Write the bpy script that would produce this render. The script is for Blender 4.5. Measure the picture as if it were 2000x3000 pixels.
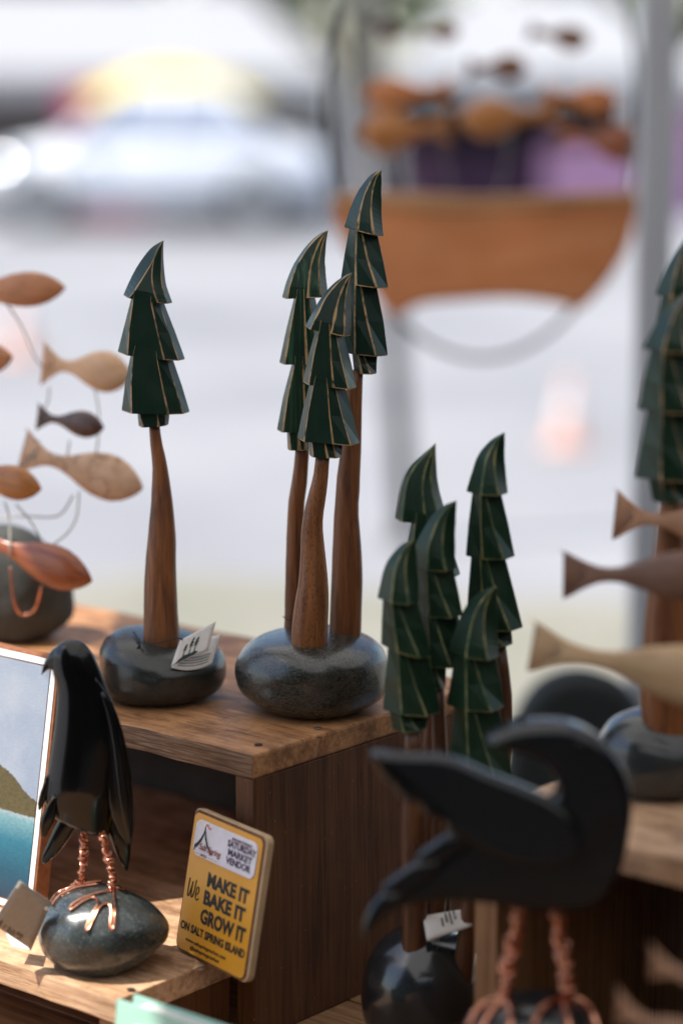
import bpy, bmesh, math, random
from mathutils import Vector, Matrix, noise
from mathutils.bvhtree import BVHTree
R = math.radians
scn = bpy.context.scene
col = scn.collection
for o in list(bpy.data.objects):
    bpy.data.objects.remove(o)

# ------------------------------------------------------------------ camera, sky, sun, exposure
FPX, EYE = 7083.0, 1.6                       # 85 mm on a 36 mm tall frame, photograph is 2000 x 3000
PITCH = math.atan(1280 / FPX)
FOCUS = 1.715
cam_d = bpy.data.cameras.new('camera')
cam_d.sensor_fit = 'VERTICAL'; cam_d.sensor_height = 36.0; cam_d.sensor_width = 24.0
cam_d.lens = 85.0; cam_d.clip_start = 0.05; cam_d.clip_end = 500
cam_d.dof.use_dof = True; cam_d.dof.focus_distance = FOCUS; cam_d.dof.aperture_fstop = 2.0
cam_d.dof.aperture_blades = 9
cam = bpy.data.objects.new('camera', cam_d); col.objects.link(cam)
cam.location = (0, 0, EYE); cam.rotation_euler = (math.pi / 2 - PITCH, 0, 0)
scn.camera = cam

SUN_EL, SUN_AZ = 58.0, -105.0                 # azimuth from +Y towards +X: the sun stands to the left
SUN_DIR = Vector((math.sin(R(SUN_AZ)) * math.cos(R(SUN_EL)), math.cos(R(SUN_AZ)) * math.cos(R(SUN_EL)), math.sin(R(SUN_EL))))
world = bpy.data.worlds.new('World'); scn.world = world; world.use_nodes = True
wn = world.node_tree.nodes
sky = wn.new('ShaderNodeTexSky'); sky.sky_type = 'NISHITA'; sky.sun_disc = False
sky.sun_elevation = R(SUN_EL); sky.sun_rotation = R(SUN_AZ)
world.node_tree.links.new(sky.outputs[0], wn['Background'].inputs[0])
wn['Background'].inputs[1].default_value = 0.12
sun_d = bpy.data.lights.new('sun', 'SUN'); sun_d.energy = 4.2; sun_d.angle = R(0.5); sun_d.color = (1, 0.95, 0.87)
sun = bpy.data.objects.new('sun', sun_d); col.objects.link(sun)
sun.rotation_euler = SUN_DIR.to_track_quat('Z', 'Y').to_euler(); sun.location = (-6, 0, 10)
scn.view_settings.view_transform = 'Standard'; scn.view_settings.look = 'None'
scn.view_settings.gamma = 1.0; scn.view_settings.use_curve_mapping = False
scn.view_settings.exposure = 0.92
scn.render.engine = 'CYCLES'
scn.cycles.use_denoising = True
scn.cycles.max_bounces = 10; scn.cycles.diffuse_bounces = 5
scn.cycles.sample_clamp_indirect = 8.0

# ------------------------------------------------------------------ pixel -> place
cF = Vector((0, math.cos(PITCH), -math.sin(PITCH))); cR = Vector((1, 0, 0)); cU = Vector((0, math.sin(PITCH), math.cos(PITCH)))
C0 = Vector((0, 0, EYE))
def ray(x, y): return cF + cR * ((x - 1000) / FPX) - cU * ((y - 1500) / FPX)
def P(x, y, d): return C0 + ray(x, y) * d
def onz(x, y, z):
    r = ray(x, y); return C0 + r * ((z - EYE) / r.z)
def ony(x, y, Y):
    r = ray(x, y); return C0 + r * (Y / r.y)
def depth(q): return (q - C0).dot(cF)

# ------------------------------------------------------------------ materials
MATS = {}
def mat(name):
    m = bpy.data.materials.new(name); m.use_nodes = True; MATS[name] = m
    nt = m.node_tree; b = nt.nodes['Principled BSDF']
    return m, nt, b
def N(nt, t, **kw):
    n = nt.nodes.new(t)
    for k, v in kw.items(): setattr(n, k, v)
    return n
def coords(nt, scale=(1, 1, 1), rot=(0, 0, 0), loc=(0, 0, 0), kind='Object'):
    tc = N(nt, 'ShaderNodeTexCoord'); mp = N(nt, 'ShaderNodeMapping')
    mp.inputs['Scale'].default_value = scale; mp.inputs['Rotation'].default_value = rot; mp.inputs['Location'].default_value = loc
    nt.links.new(tc.outputs[kind], mp.inputs[0]); return mp.outputs[0]
def noise_tex(nt, vec, scale, detail=4, rough=.55, dist=0):
    n = N(nt, 'ShaderNodeTexNoise'); n.inputs['Scale'].default_value = scale; n.inputs['Detail'].default_value = detail
    n.inputs['Roughness'].default_value = rough; n.inputs['Distortion'].default_value = dist
    nt.links.new(vec, n.inputs['Vector']); return n.outputs[0]
def ramp(nt, fac, stops, interp='LINEAR'):
    r = N(nt, 'ShaderNodeValToRGB'); cr = r.color_ramp; cr.interpolation = interp
    while len(cr.elements) < len(stops): cr.elements.new(0.5)
    for e, (p, c) in zip(cr.elements, stops):
        e.position = p; e.color = tuple(c) + (1,) if len(c) == 3 else c
    nt.links.new(fac, r.inputs[0]); return r.outputs[0]
def mixc(nt, fac, a, b, mode='MIX'):
    m = N(nt, 'ShaderNodeMix', data_type='RGBA', blend_type=mode)
    for sock, v in ((m.inputs[0], fac), (m.inputs[6], a), (m.inputs[7], b)):
        if hasattr(v, 'links'): nt.links.new(v, sock)
        elif isinstance(v, (int, float)): sock.default_value = v
        else: sock.default_value = tuple(v) + (1,)
    return m.outputs[2]
def bump(nt, b, h, strength, dist=0.001):
    bp = N(nt, 'ShaderNodeBump'); bp.inputs['Strength'].default_value = strength; bp.inputs['Distance'].default_value = dist
    nt.links.new(h, bp.inputs['Height']); nt.links.new(bp.outputs[0], b.inputs['Normal'])
def plain(name, c, rough=.5, metal=0, spec=.5, coat=0, var=.12, nscale=60, trans=0):
    m, nt, b = mat(name)
    v = coords(nt); n = noise_tex(nt, v, nscale, 5)
    lo = [x * (1 - var) for x in c]; hi = [min(1, x * (1 + var)) for x in c]
    nt.links.new(ramp(nt, n, [(.3, lo), (.7, hi)]), b.inputs['Base Color'])
    b.inputs['Roughness'].default_value = rough; b.inputs['Metallic'].default_value = metal
    b.inputs['Specular IOR Level'].default_value = spec; b.inputs['Coat Weight'].default_value = coat
    b.inputs['Coat Roughness'].default_value = .15
    return m

def wood(name, dark, mid, light, stretch=(3, 40, 40), scale=8, rough=.5, spec=.4, bumpy=.25, coat=0, scratches=0, knots=0):
    """grain runs along the object's local x unless stretch says otherwise"""
    m, nt, b = mat(name)
    v = coords(nt, stretch)
    g = noise_tex(nt, v, scale, 8, .65, .6)
    g2 = noise_tex(nt, coords(nt, (9, 9, 9), loc=(3, 1, 2)), scale * .35, 3)
    c = ramp(nt, g, [(.28, dark), (.48, mid), (.72, light)])
    c = mixc(nt, .55, c, ramp(nt, g2, [(.3, (.55, .5, .45)), (.65, (1.12, 1.1, 1.08))]), 'MULTIPLY')
    if scratches:
        s1 = noise_tex(nt, coords(nt, (120, 16, 60), rot=(0, 0, .5)), 6, 2, .5)
        s = ramp(nt, s1, [(.27, (1, 1, 1)), (.31, (0, 0, 0))])
        s2 = noise_tex(nt, coords(nt, (14, 220, 60)), 4, 3, .6)
        sb = ramp(nt, s2, [(.30, (1, 1, 1)), (.34, (0, 0, 0))])
        c = mixc(nt, s, c, [x * .25 for x in dark])
        f = N(nt, 'ShaderNodeMath', operation='MULTIPLY'); f.inputs[1].default_value = .55
        nt.links.new(sb, f.inputs[0]); c = mixc(nt, f.outputs[0], c, [x * .3 for x in dark])
        st = noise_tex(nt, coords(nt, (7, 10, 10), loc=(8, 2, 1)), 3.2, 6, .7)
        c = mixc(nt, .8, c, ramp(nt, st, [(.36, (.42, .36, .32)), (.5, (.95, .93, .9)), (.68, (1.15, 1.12, 1.1))]), 'MULTIPLY')
    if name == 'panel_wood':
        sp_ = noise_tex(nt, coords(nt, (1, 1, .6)), 460, 2, .5)
        c = mixc(nt, ramp(nt, sp_, [(.725, (0,) * 3), (.75, (.7,) * 3)]), c, (.42, .27, .13))
    if name == 'fish_spalted':
        z_ = noise_tex(nt, coords(nt, (1, .3, 1), loc=(.02, 0, .01)), 26, 5, .6, .4)
        c = mixc(nt, ramp(nt, z_, [(.485, (0,) * 3), (.5, (.75,) * 3), (.515, (0,) * 3)]), c, (.10, .05, .03))
    nt.links.new(c, b.inputs['Base Color'])
    nt.links.new(ramp(nt, g, [(.3, (min(1, rough + .15),) * 3), (.7, (rough,) * 3)]), b.inputs['Roughness'])
    b.inputs['Specular IOR Level'].default_value = spec; b.inputs['Coat Weight'].default_value = coat; b.inputs['Coat Roughness'].default_value = .2
    bump(nt, b, g, bumpy, .002)
    return m

# dark green crown paint, its sanded edges, trunks
def green(name, a, c, grain=.12):
    m, nt, b = mat(name)
    v = coords(nt, (500, 500, 14)); g = noise_tex(nt, v, 1.0, 6, .6, .3)
    v2 = coords(nt); n2 = noise_tex(nt, v2, 55, 5)
    col_ = mixc(nt, n2, a, c)
    col_ = mixc(nt, ramp(nt, g, [(.52, (0, 0, 0)), (.78, (grain * 4,) * 3)]), col_, [x * 2.6 for x in c])
    nt.links.new(col_, b.inputs['Base Color']); b.inputs['Roughness'].default_value = .38
    b.inputs['Specular IOR Level'].default_value = .33
    nt.links.new(ramp(nt, n2, [(.3, (.3,) * 3), (.7, (.46,) * 3)]), b.inputs['Roughness'])
    bump(nt, b, g, .07, .0006)
    return m
green('green_paint', (.0055, .019, .012), (.009, .029, .018), .06)
green('green_paint_grained', (.0065, .022, .012), (.012, .036, .02), .5)
green('green_paint_small', (.005, .020, .0095), (.008, .029, .0135), .1)
def worn(name, wood_c, paint, lo, hi):
    m, nt, b = mat(name)
    n1 = noise_tex(nt, coords(nt, (1, 1, .55)), 330, 5, .7); n2 = noise_tex(nt, coords(nt, loc=(.3, .2, 0)), 70, 3)
    a = N(nt, 'ShaderNodeMath', operation='ADD'); nt.links.new(n1, a.inputs[0]); nt.links.new(n2, a.inputs[1])
    f = ramp(nt, a.outputs[0], [(0, (0, 0, 0)), (1, (1, 1, 1))])
    h = N(nt, 'ShaderNodeMapRange'); h.inputs[1].default_value = lo; h.inputs[2].default_value = hi
    nt.links.new(a.outputs[0], h.inputs[0])
    nt.links.new(mixc(nt, h.outputs[0], paint, wood_c), b.inputs['Base Color']); b.inputs['Roughness'].default_value = .55
    return m
worn('worn_edge', (.40, .25, .12), (.012, .03, .022), .80, 1.08)
worn('worn_edge_strong', (.46, .29, .13), (.012, .03, .022), .76, 1.05)
worn('worn_edge_small', (.24, .22, .085), (.02, .07, .03), .8, 1.15)
wood('trunk_wood_shaded', (.03, .010, .004), (.085, .03, .010), (.15, .06, .022), (60, 60, 5), 3.2, .42, .5, .2, .1)  # darker trunk copy, shade put into the colour of the five small trunks
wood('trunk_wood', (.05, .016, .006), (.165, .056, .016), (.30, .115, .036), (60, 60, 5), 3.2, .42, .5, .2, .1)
def hammered():
    m, nt, b = mat('trunk_wood_dimpled')
    g = noise_tex(nt, coords(nt, (60, 60, 5)), 3, 6, .6)
    v = N(nt, 'ShaderNodeTexVoronoi'); v.inputs['Scale'].default_value = 420
    nt.links.new(coords(nt, (1, 1, .7)), v.inputs['Vector'])
    c = ramp(nt, g, [(.3, (.11, .038, .012)), (.7, (.30, .112, .035))])
    c = mixc(nt, ramp(nt, v.outputs['Distance'], [(.0, (.25, .25, .25)), (.38, (1, 1, 1))]), (.035, .012, .005), c)
    nt.links.new(c, b.inputs['Base Color']); b.inputs['Roughness'].default_value = .42
    bump(nt, b, v.outputs['Distance'], .28, .0008)
hammered()

def stone(name, a, c, speck, rough, nscale=90, bumpy=.3, thr=.66, coat=0, veins=0):
    m, nt, b = mat(name)
    n = noise_tex(nt, coords(nt), nscale * .4, 8, .65); n2 = noise_tex(nt, coords(nt, loc=(1, 2, 3)), nscale * 9, 3, .6)
    cc = ramp(nt, n, [(.3, a), (.7, c)])
    cc = mixc(nt, ramp(nt, n2, [(thr, (0, 0, 0)), (thr + .1, (.7,) * 3)]), cc, speck)
    if veins:
        n3 = noise_tex(nt, coords(nt, (1, 1, 2.2), loc=(4, 0, 0)), nscale * .9, 9, .75, 1.5)
        cc = mixc(nt, ramp(nt, n3, [(.47, (0,) * 3), (.5, (veins,) * 3), (.53, (0,) * 3)]), cc, speck)
    nt.links.new(cc, b.inputs['Base Color'])
    nt.links.new(ramp(nt, n, [(.3, (rough - .08,) * 3), (.7, (rough + .1,) * 3)]), b.inputs['Roughness'])
    b.inputs['Coat Weight'].default_value = coat; b.inputs['Coat Roughness'].default_value = .12
    a_ = N(nt, 'ShaderNodeMath', operation='ADD'); nt.links.new(n, a_.inputs[0]); nt.links.new(n2, a_.inputs[1])
    bump(nt, b, a_.outputs[0], bumpy, .0012)
    return m
stone('stone_satin', (0.0169, 0.0189, 0.0169), (0.0325, 0.0345, 0.0299), (.08, .08, .068), .27, 90, .12, .66, .15)
stone('stone_lacquered', (0.0119, 0.0133, 0.0112), (0.028, 0.0294, 0.0252), (.15, .14, .11), .22, 110, .22, .68, .45, .6)
stone('stone_speckled', (0.018, 0.0225, 0.0232), (0.036, 0.0435, 0.0435), (.30, .36, .34), .22, 120, .12, .59, .35)
stone('stone_rough_grey', (0.02, 0.0216, 0.0192), (0.064, 0.0656, 0.06), (.15, .15, .14), .7, 120, .7)
stone('stone_black_gloss', (.010, .013, .016), (.02, .024, .028), (.07, .09, .09), .12, 80, .12, .68, .6)
stone('stone_white_patch', (0.024, 0.0272, 0.0272), (0.04, 0.044, 0.044), (.12, .12, .12), .2, 60, .1, .7, .4)

plain('black_lacquer', (.0028, .003, .0032), .17, 0, .5, .1, .2)
plain('black_satin', (.004, .0052, .0064), .2, 0, .65, .0, .2)
plain('feather_rim', (.10, .062, .032), .4)
plain('beak_tip', (.012, .012, .012), .3)
m, nt, b = mat('copper')
n_ = noise_tex(nt, coords(nt), 260, 4)
nt.links.new(ramp(nt, n_, [(.3, (.42, .16, .09)), (.7, (.86, .42, .28))]), b.inputs['Base Color']); b.inputs['Metallic'].default_value = 1; b.inputs['Roughness'].default_value = .21
plain('dull_wire', (.30, .28, .24), .45, .8)
plain('thread', (.015, .02, .017), .8)
plain('steel_screw', (.22, .20, .18), .45, .9)
plain('hole_dark', (.03, .015, .008), .9)

BW = wood("board_wood", (.17, .07, .024), (.41, .195, .08), (.55, .31, .15), (2.2, 26, 26), 7, .48, .4, .35, 0, 1)
wood('board_edge_wood', (.04, .02, .011), (.17, .092, .05), (.36, .24, .155), (2.5, 70, 70), 7, .6, .3, .9)
wood('lower_edge_wood', (.20, .10, .05), (.50, .31, .18), (.66, .46, .32), (2.5, 70, 70), 7, .6, .3, 1.0)
wood('panel_wood', (.045, .0155, .005), (.098, .036, .011), (.15, .062, .021), (40, 40, 1.6), 5, .5, .4, .25)  # same wood as the boards, darkened in colour for the shaded sides
wood('stile_wood', (.11, .05, .02), (.27, .13, .055), (.37, .2, .095), (60, 60, 2), 5, .45, .4, .25)
wood('lower_board_wood', (.30, .155, .08), (.58, .36, .215), (.70, .48, .32), (2.2, 26, 26), 7, .5, .4, .3, 0, .6)
wood('table_wood', (.12, .058, .025), (.25, .13, .06), (.36, .20, .10), (2, 30, 30), 6, .5, .4, .3)
# fish woods
wood('fish_cherry', (.36, .13, .045), (.52, .21, .085), (.58, .27, .12), (9, 30, 30), 6, .4, .5, .05)
wood('fish_maple', (0.536, 0.291, 0.146), (0.676, 0.403, 0.224), (0.769, 0.515, 0.325), (16, 16, 90), 3, .4, .5, .05)
wood('fish_walnut', (.035, .014, .009), (.085, .034, .022), (.15, .066, .042), (60, 8, 20), 4, .32, .5, .05, .2)
wood('fish_spalted', (0.478, 0.265, 0.149), (0.67, 0.414, 0.253), (0.765, 0.517, 0.345), (40, 20, 60), 2, .45, .4, .05)
wood('fish_orange', (.20, .06, .012), (.44, .16, .035), (.56, .25, .06), (8, 30, 60), 4, .3, .5, .05, .3)
wood('fish_red', (.16, .035, .012), (.32, .085, .028), (.40, .12, .04), (6, 40, 60), 4, .26, .5, .05, .35)
wood('fish_tan', (0.297, 0.143, 0.072), (0.412, 0.209, 0.11), (0.48, 0.264, 0.154), (8, 30, 30), 4, .45, .4, .05)
wood('fish_brown', (.13, .062, .038), (.19, .095, .06), (.25, .13, .085), (8, 30, 30), 4, .4, .4, .05)
wood('fish_pale', (.42, .25, .12), (.55, .36, .19), (.60, .42, .25), (8, 40, 40), 4, .45, .4, .05)
wood('slab_wood', (.36, .105, .03), (.54, .19, .066), (.60, .25, .105), (2, 12, 12), 3, .45, .4, .1)
wood('hoop_fish', (.12, .045, .016), (.20, .08, .03), (.26, .11, .045), (6, 30, 30), 4, .45, .4, .05)
wood('slab_rim_wood', (.42, .19, .07), (.52, .26, .11), (.58, .31, .14), (2, 12, 12), 3, .5, .4, .1)
# paper and print
plain('card_paper', (.66, .62, .58), .8, 0, .2, 0, .05, 200)
plain('shaded_card', (.40, .36, .31), .85, 0, .2, 0, .06, 300)  # tag front leaf: shade put into the paper colour
plain('white_card', (.80, .79, .78), .8, 0, .2, 0, .03, 200)
plain('ink_black', (.012, .014, .016), .6)
plain('ink_green_black', (.012, .025, .018), .6)
plain('ink_purple', (.045, .012, .055), .6)
plain('ink_red', (.30, .045, .025), .6)
plain('ink_orange', (.62, .16, .05), .6)
plain('sign_yellow', (.72, .33, .025), .38, 0, .5, .2, .06, 30)
plain('sign_edge', (.50, .34, .19), .6)
plain('sign_rim', (.13, .045, .02), .6, 0, .4, 0, .5, 500)
plain('sign_plate', (.72, .70, .76), .35)
plain('mint_cover', (.33, .58, .48), .35, 0, .5, .2, .05)
plain('mint_emblem', (.55, .66, .70), .35)
plain('page_paper', (.62, .60, .56), .8)
# surroundings
plain('open_back_shade', (.060, .050, .043), .9, 0, .2, 0, .5, 14)
plain('blocker_canvas', (.05, .052, .05), .9, 0, .2, 0, .1, 3)
plain('white_canvas', (.35, .35, .36), .8, 0, .2, 0, .03, 2)
plain('stall_dark', (.022, .022, .025), .8, 0, .3, 0, .4, 3)
plain('stall_purple', (.055, .025, .05), .8, 0, .3, 0, .4, 3)
plain('stall_grey', (.20, .19, .19), .8, 0, .3, 0, .2, 2)
plain('pink_cloth', (.62, .33, .50), .8, 0, .2, 0, .1, 3)
plain('magenta_cloth', (.45, .05, .16), .8, 0, .2, 0, .1, 3)
plain('yellow_canvas', (.66, .50, .035), .7, 0, .2, 0, .1, 3)
plain('car_paint', (.74, .75, .78), .4, 0, .5, 0, .02, 2)
plain('car_glass', (.42, .45, .52), .15, .2, .8)  # pale base colour stands in for sky reflected in the windows
plain('tyre_rubber', (.02, .02, .021), .8)
plain('rim_alloy', (.5, .5, .52), .3, .8)
plain('lamp_lens', (.92, .92, .92), .34, 1)
plain('cone_orange', (.74, .44, .35), .6)
plain('cone_white', (.8, .8, .8), .6)
plain('post_grey', (.42, .42, .44), .5, .3, .5, 0, .05, 4)
plain('post_dark', (.035, .033, .03), .6, 0, .4, 0, .2, 6)
plain('hoop_dark', (.16, .165, .16), .5, .3, .5, 0, .1, 6)
plain('chair_black', (.008, .011, .010), .6, 0, .4, 0, .2)
plain('leaf_green', (.03, .06, .02), .6, 0, .3, 0, .5, 4)
plain('bark', (.08, .06, .045), .8)
m, nt, b = mat('roof_fabric')
b.inputs['Base Color'].default_value = (.7, .7, .7, 1); b.inputs['Roughness'].default_value = .8
n_ = noise_tex(nt, coords(nt), 3, 3); nt.links.new(ramp(nt, n_, [(.3, (.66, .66, .66)), (.7, (.74, .74, .73))]), b.inputs['Base Color'])
tr = N(nt, 'ShaderNodeBsdfTranslucent'); tr.inputs[0].default_value = (.8, .78, .74, 1)
mx = N(nt, 'ShaderNodeMixShader'); mx.inputs[0].default_value = .42
nt.links.new(b.outputs[0], mx.inputs[1]); nt.links.new(tr.outputs[0], mx.inputs[2]); nt.links.new(mx.outputs[0], nt.nodes['Material Output'].inputs[0])
m, nt, b = mat('asphalt_pale')
n1 = noise_tex(nt, coords(nt), .35, 5); n2 = noise_tex(nt, coords(nt), 60, 6)
c_ = ramp(nt, n1, [(.3, (.20, .199, .208)), (.5, (.264, .262, .271)), (.7, (.326, .32, .324))])
nt.links.new(mixc(nt, .4, c_, ramp(nt, n2, [(.3, (.7,) * 3), (.7, (1.2,) * 3)]), 'MULTIPLY'), b.inputs['Base Color']); b.inputs['Roughness'].default_value = .9
m, nt, b = mat('dry_verge')
n1 = noise_tex(nt, coords(nt), 1.6, 6, .7)
nt.links.new(ramp(nt, n1, [(.3, (.17, .17, .12)), (.55, (.245, .23, .185)), (.75, (.30, .275, .235))]), b.inputs['Base Color']); b.inputs['Roughness'].default_value = .95

# ------------------------------------------------------------------ mesh helpers
def thing(name, label, cat, loc=(0, 0, 0), group=None, rz=0):
    o = bpy.data.objects.new(name, None); col.objects.link(o); o.location = loc; o.rotation_euler = (0, 0, rz)
    o.empty_display_size = .02
    o['label'] = label; o['category'] = cat
    if group: o['group'] = group
    return o
class MB:
    def __init__(s): s.v = []; s.f = []; s.m = []; s.sm = []
    def add(s, vs, fs, mi=0, smooth=True):
        b = len(s.v); big = [len(f) > 4 for f in fs]; s.v += [Vector(q) for q in vs]
        s.f += [tuple(i + b for i in f) for f in fs]; s.m += ([mi] * len(fs) if isinstance(mi, int) else list(mi)); s.sm += [smooth and not g_ for g_ in big]
        return s
    def tube(s, pts, r, n=8, mi=0, closed=False):
        pts = [Vector(q) for q in pts]; k = len(pts); vs = []; fs = []
        rr = r if isinstance(r, (list, tuple)) else [r] * k
        t0 = (pts[1] - pts[0]).normalized(); up = Vector((0, 0, 1)) if abs(t0.z) < .9 else Vector((1, 0, 0))
        u = t0.cross(up).normalized()
        for i in range(k):
            a = pts[i - 1] if (i > 0 or closed) else pts[0]; c = pts[(i + 1) % k] if (i < k - 1 or closed) else pts[-1]
            t = (c - a).normalized(); u = (u - t * u.dot(t)).normalized(); w = t.cross(u)
            for j in range(n):
                an = 2 * math.pi * j / n; vs.append(pts[i] + (u * math.cos(an) + w * math.sin(an)) * rr[i])
        for i in range(k if closed else k - 1):
            for j in range(n):
                a = i * n; c = ((i + 1) % k) * n
                fs.append((a + j, a + (j + 1) % n, c + (j + 1) % n, c + j))
        if not closed: fs += [tuple(range(n))[::-1], tuple((k - 1) * n + j for j in range(n))]
        return s.add(vs, fs, mi)
    def box(s, lo, hi, mi=0, bev=0):
        x0, y0, z0 = lo; x1, y1, z1 = hi
        vs = [(x0, y0, z0), (x1, y0, z0), (x1, y1, z0), (x0, y1, z0), (x0, y0, z1), (x1, y0, z1), (x1, y1, z1), (x0, y1, z1)]
        fs = [(3, 2, 1, 0), (4, 5, 6, 7), (0, 1, 5, 4), (1, 2, 6, 5), (2, 3, 7, 6), (3, 0, 4, 7)]
        return s.add(vs, fs, mi, False)
    def build(s, name, mats, parent=None, rel=True, bevel=0, bseg=2):
        off = Vector(parent.location) if (parent is not None and rel and parent.parent is None) else Vector()
        if parent is not None and rel and parent.parent is not None:
            q = parent
            while q.parent is not None: q = q.parent
            off = Vector(q.location)
        me = bpy.data.meshes.new(name); me.from_pydata([tuple(v - off) for v in s.v], [], s.f)
        ms = mats if isinstance(mats, (list, tuple)) else [mats]
        for q in ms: me.materials.append(MATS[q])
        for p, mi, sm in zip(me.polygons, s.m, s.sm): p.material_index = mi; p.use_smooth = sm
        bm = bmesh.new(); bm.from_mesh(me); bmesh.ops.recalc_face_normals(bm, faces=bm.faces[:])
        if bevel: bmesh.ops.bevel(bm, geom=bm.edges[:], offset=bevel, segments=bseg, affect='EDGES', profile=.6)
        bm.to_mesh(me); bm.free(); me.update()
        o = bpy.data.objects.new(name, me); col.objects.link(o)
        if parent is not None: o.parent = parent
        return o
def tag(o, label, cat, group=None, kind=None):
    o['label'] = label; o['category'] = cat
    if group: o['group'] = group
    return o
def resample(pts, n):
    pts = [Vector(p) for p in pts]; L = [0]
    for a, b in zip(pts, pts[1:]): L.append(L[-1] + (b - a).length)
    out = []; j = 0
    for i in range(n):
        t = L[-1] * i / (n - 1)
        while j < len(pts) - 2 and L[j + 1] < t: j += 1
        d = L[j + 1] - L[j]; out.append(pts[j].lerp(pts[j + 1], (t - L[j]) / d if d > 1e-12 else 0))
    return out
def smooth_pts(pts, n, closed=False):
    """Catmull-Rom through pts, n samples per span"""
    pts = [Vector(p) for p in pts]; k = len(pts); out = []
    for i in range(k if closed else k - 1):
        p1, p2 = pts[i], pts[(i + 1) % k]
        p0 = pts[i - 1] if (i > 0 or closed) else p1; p3 = pts[(i + 2) % k] if (i < k - 2 or closed) else p2
        for j in range(n):
            t = j / n
            out.append(.5 * ((2 * p1) + (p2 - p0) * t + (2 * p0 - 5 * p1 + 4 * p2 - p3) * t * t + (3 * p1 - p0 - 3 * p2 + p3) * t ** 3))
    if not closed: out.append(pts[-1])
    return out
def ypts(px, Y, n=4):
    q = [ony(x, y, Y) for x, y in px]
    return smooth_pts(q, n) if n > 1 else q
def loft(A, B, n, sides, dfac, dvec=Vector((0, 1, 0)), dmax=1, power=1.0, cap=True, wob=0, dfun=None):
    """solid between two outlines; sections are (super)ellipses of depth dfac*width"""
    A = resample(A, n); B = resample(B, n); vs = []; fs = []
    for i in range(n):
        c = (A[i] + B[i]) * .5; h = (B[i] - A[i]) * .5
        d = min(h.length * dfac, dmax) if dfun is None else dfun(i / (n - 1), h.length)
        for j in range(sides):
            a = 2 * math.pi * j / sides; ca, sa = math.cos(a), math.sin(a)
            ca = math.copysign(abs(ca) ** power, ca); sa = math.copysign(abs(sa) ** power, sa)
            q = c + h * ca + dvec * (d * sa)
            if wob: q += Vector((noise.noise(q * 60 + Vector((7, 3, 1))), noise.noise(q * 60), 0)) * wob
            vs.append(q)
    for i in range(n - 1):
        for j in range(sides):
            fs.append((i * sides + j, i * sides + (j + 1) % sides, (i + 1) * sides + (j + 1) % sides, (i + 1) * sides + j))
    if cap: fs += [tuple(range(sides))[::-1], tuple((n - 1) * sides + j for j in range(sides))]
    return vs, fs
def plate(outline, thick, bev, nvec=Vector((0, 1, 0)), steps=3):
    """board-cut solid: closed outline (world points in one plane) with rounded-over edges"""
    k = len(outline); nv = nvec.normalized(); vs = []; fs = []
    nor = []
    for i in range(k):
        t = (outline[(i + 1) % k] - outline[i - 1]).normalized(); nor.append(t.cross(nv).normalized())
    area = sum((outline[i].cross(outline[(i + 1) % k])).dot(nv) for i in range(k))
    sg = -1 if area > 0 else 1
    lim = []
    for i in range(k):
        d0 = nor[i] * sg; best = 1e9; p0 = outline[i]; ax = d0.cross(nv)
        for j in range(k):
            if j in (i, (i - 1) % k): continue
            a_, b_ = outline[j] - p0, outline[(j + 1) % k] - p0
            ya, yb = a_.dot(ax), b_.dot(ax)
            if ya * yb > 0 or abs(ya - yb) < 1e-12: continue
            tt = ya / (ya - yb); x_ = a_.dot(d0) + (b_.dot(d0) - a_.dot(d0)) * tt
            if 1e-7 < x_ < best: best = x_
        lim.append(min(1, .40 * best / max(bev, 1e-9)))
    for _ in range(2): lim = [min(lim[i], (lim[i - 1] + lim[i] + lim[(i + 1) % k]) / 3) for i in range(k)]
    rings = []
    for s in range(steps + 1):
        a = math.pi / 2 * s / steps; rings.append((bev * (1 - math.sin(a)), -thick / 2 + bev * (1 - math.cos(a))))
    rings = rings + [(i, -y) for i, y in rings[::-1]]
    for ins, y in rings:
        for p, nn, lm in zip(outline, nor, lim): vs.append(p + nn * (ins * sg * lm) + nv * y)
    R_ = len(rings)
    for r in range(R_ - 1):
        for i in range(k): fs.append((r * k + i, r * k + (i + 1) % k, (r + 1) * k + (i + 1) % k, (r + 1) * k + i))
    fs += [tuple(range(k))[::-1], tuple((R_ - 1) * k + i for i in range(k))]
    return vs, fs
def sphere_mesh(c, r, seg=10, rings=6, sc=(1, 1, 1)):
    vs = []; fs = []
    for i in range(rings + 1):
        th = math.pi * i / rings
        for j in range(seg):
            ph = 2 * math.pi * j / seg
            vs.append(Vector(c) + Vector((math.sin(th) * math.cos(ph) * r * sc[0], math.sin(th) * math.sin(ph) * r * sc[1], math.cos(th) * r * sc[2])))
    for i in range(rings):
        for j in range(seg): fs.append((i * seg + j, i * seg + (j + 1) % seg, (i + 1) * seg + (j + 1) % seg, (i + 1) * seg + j))
    return vs, fs
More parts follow.
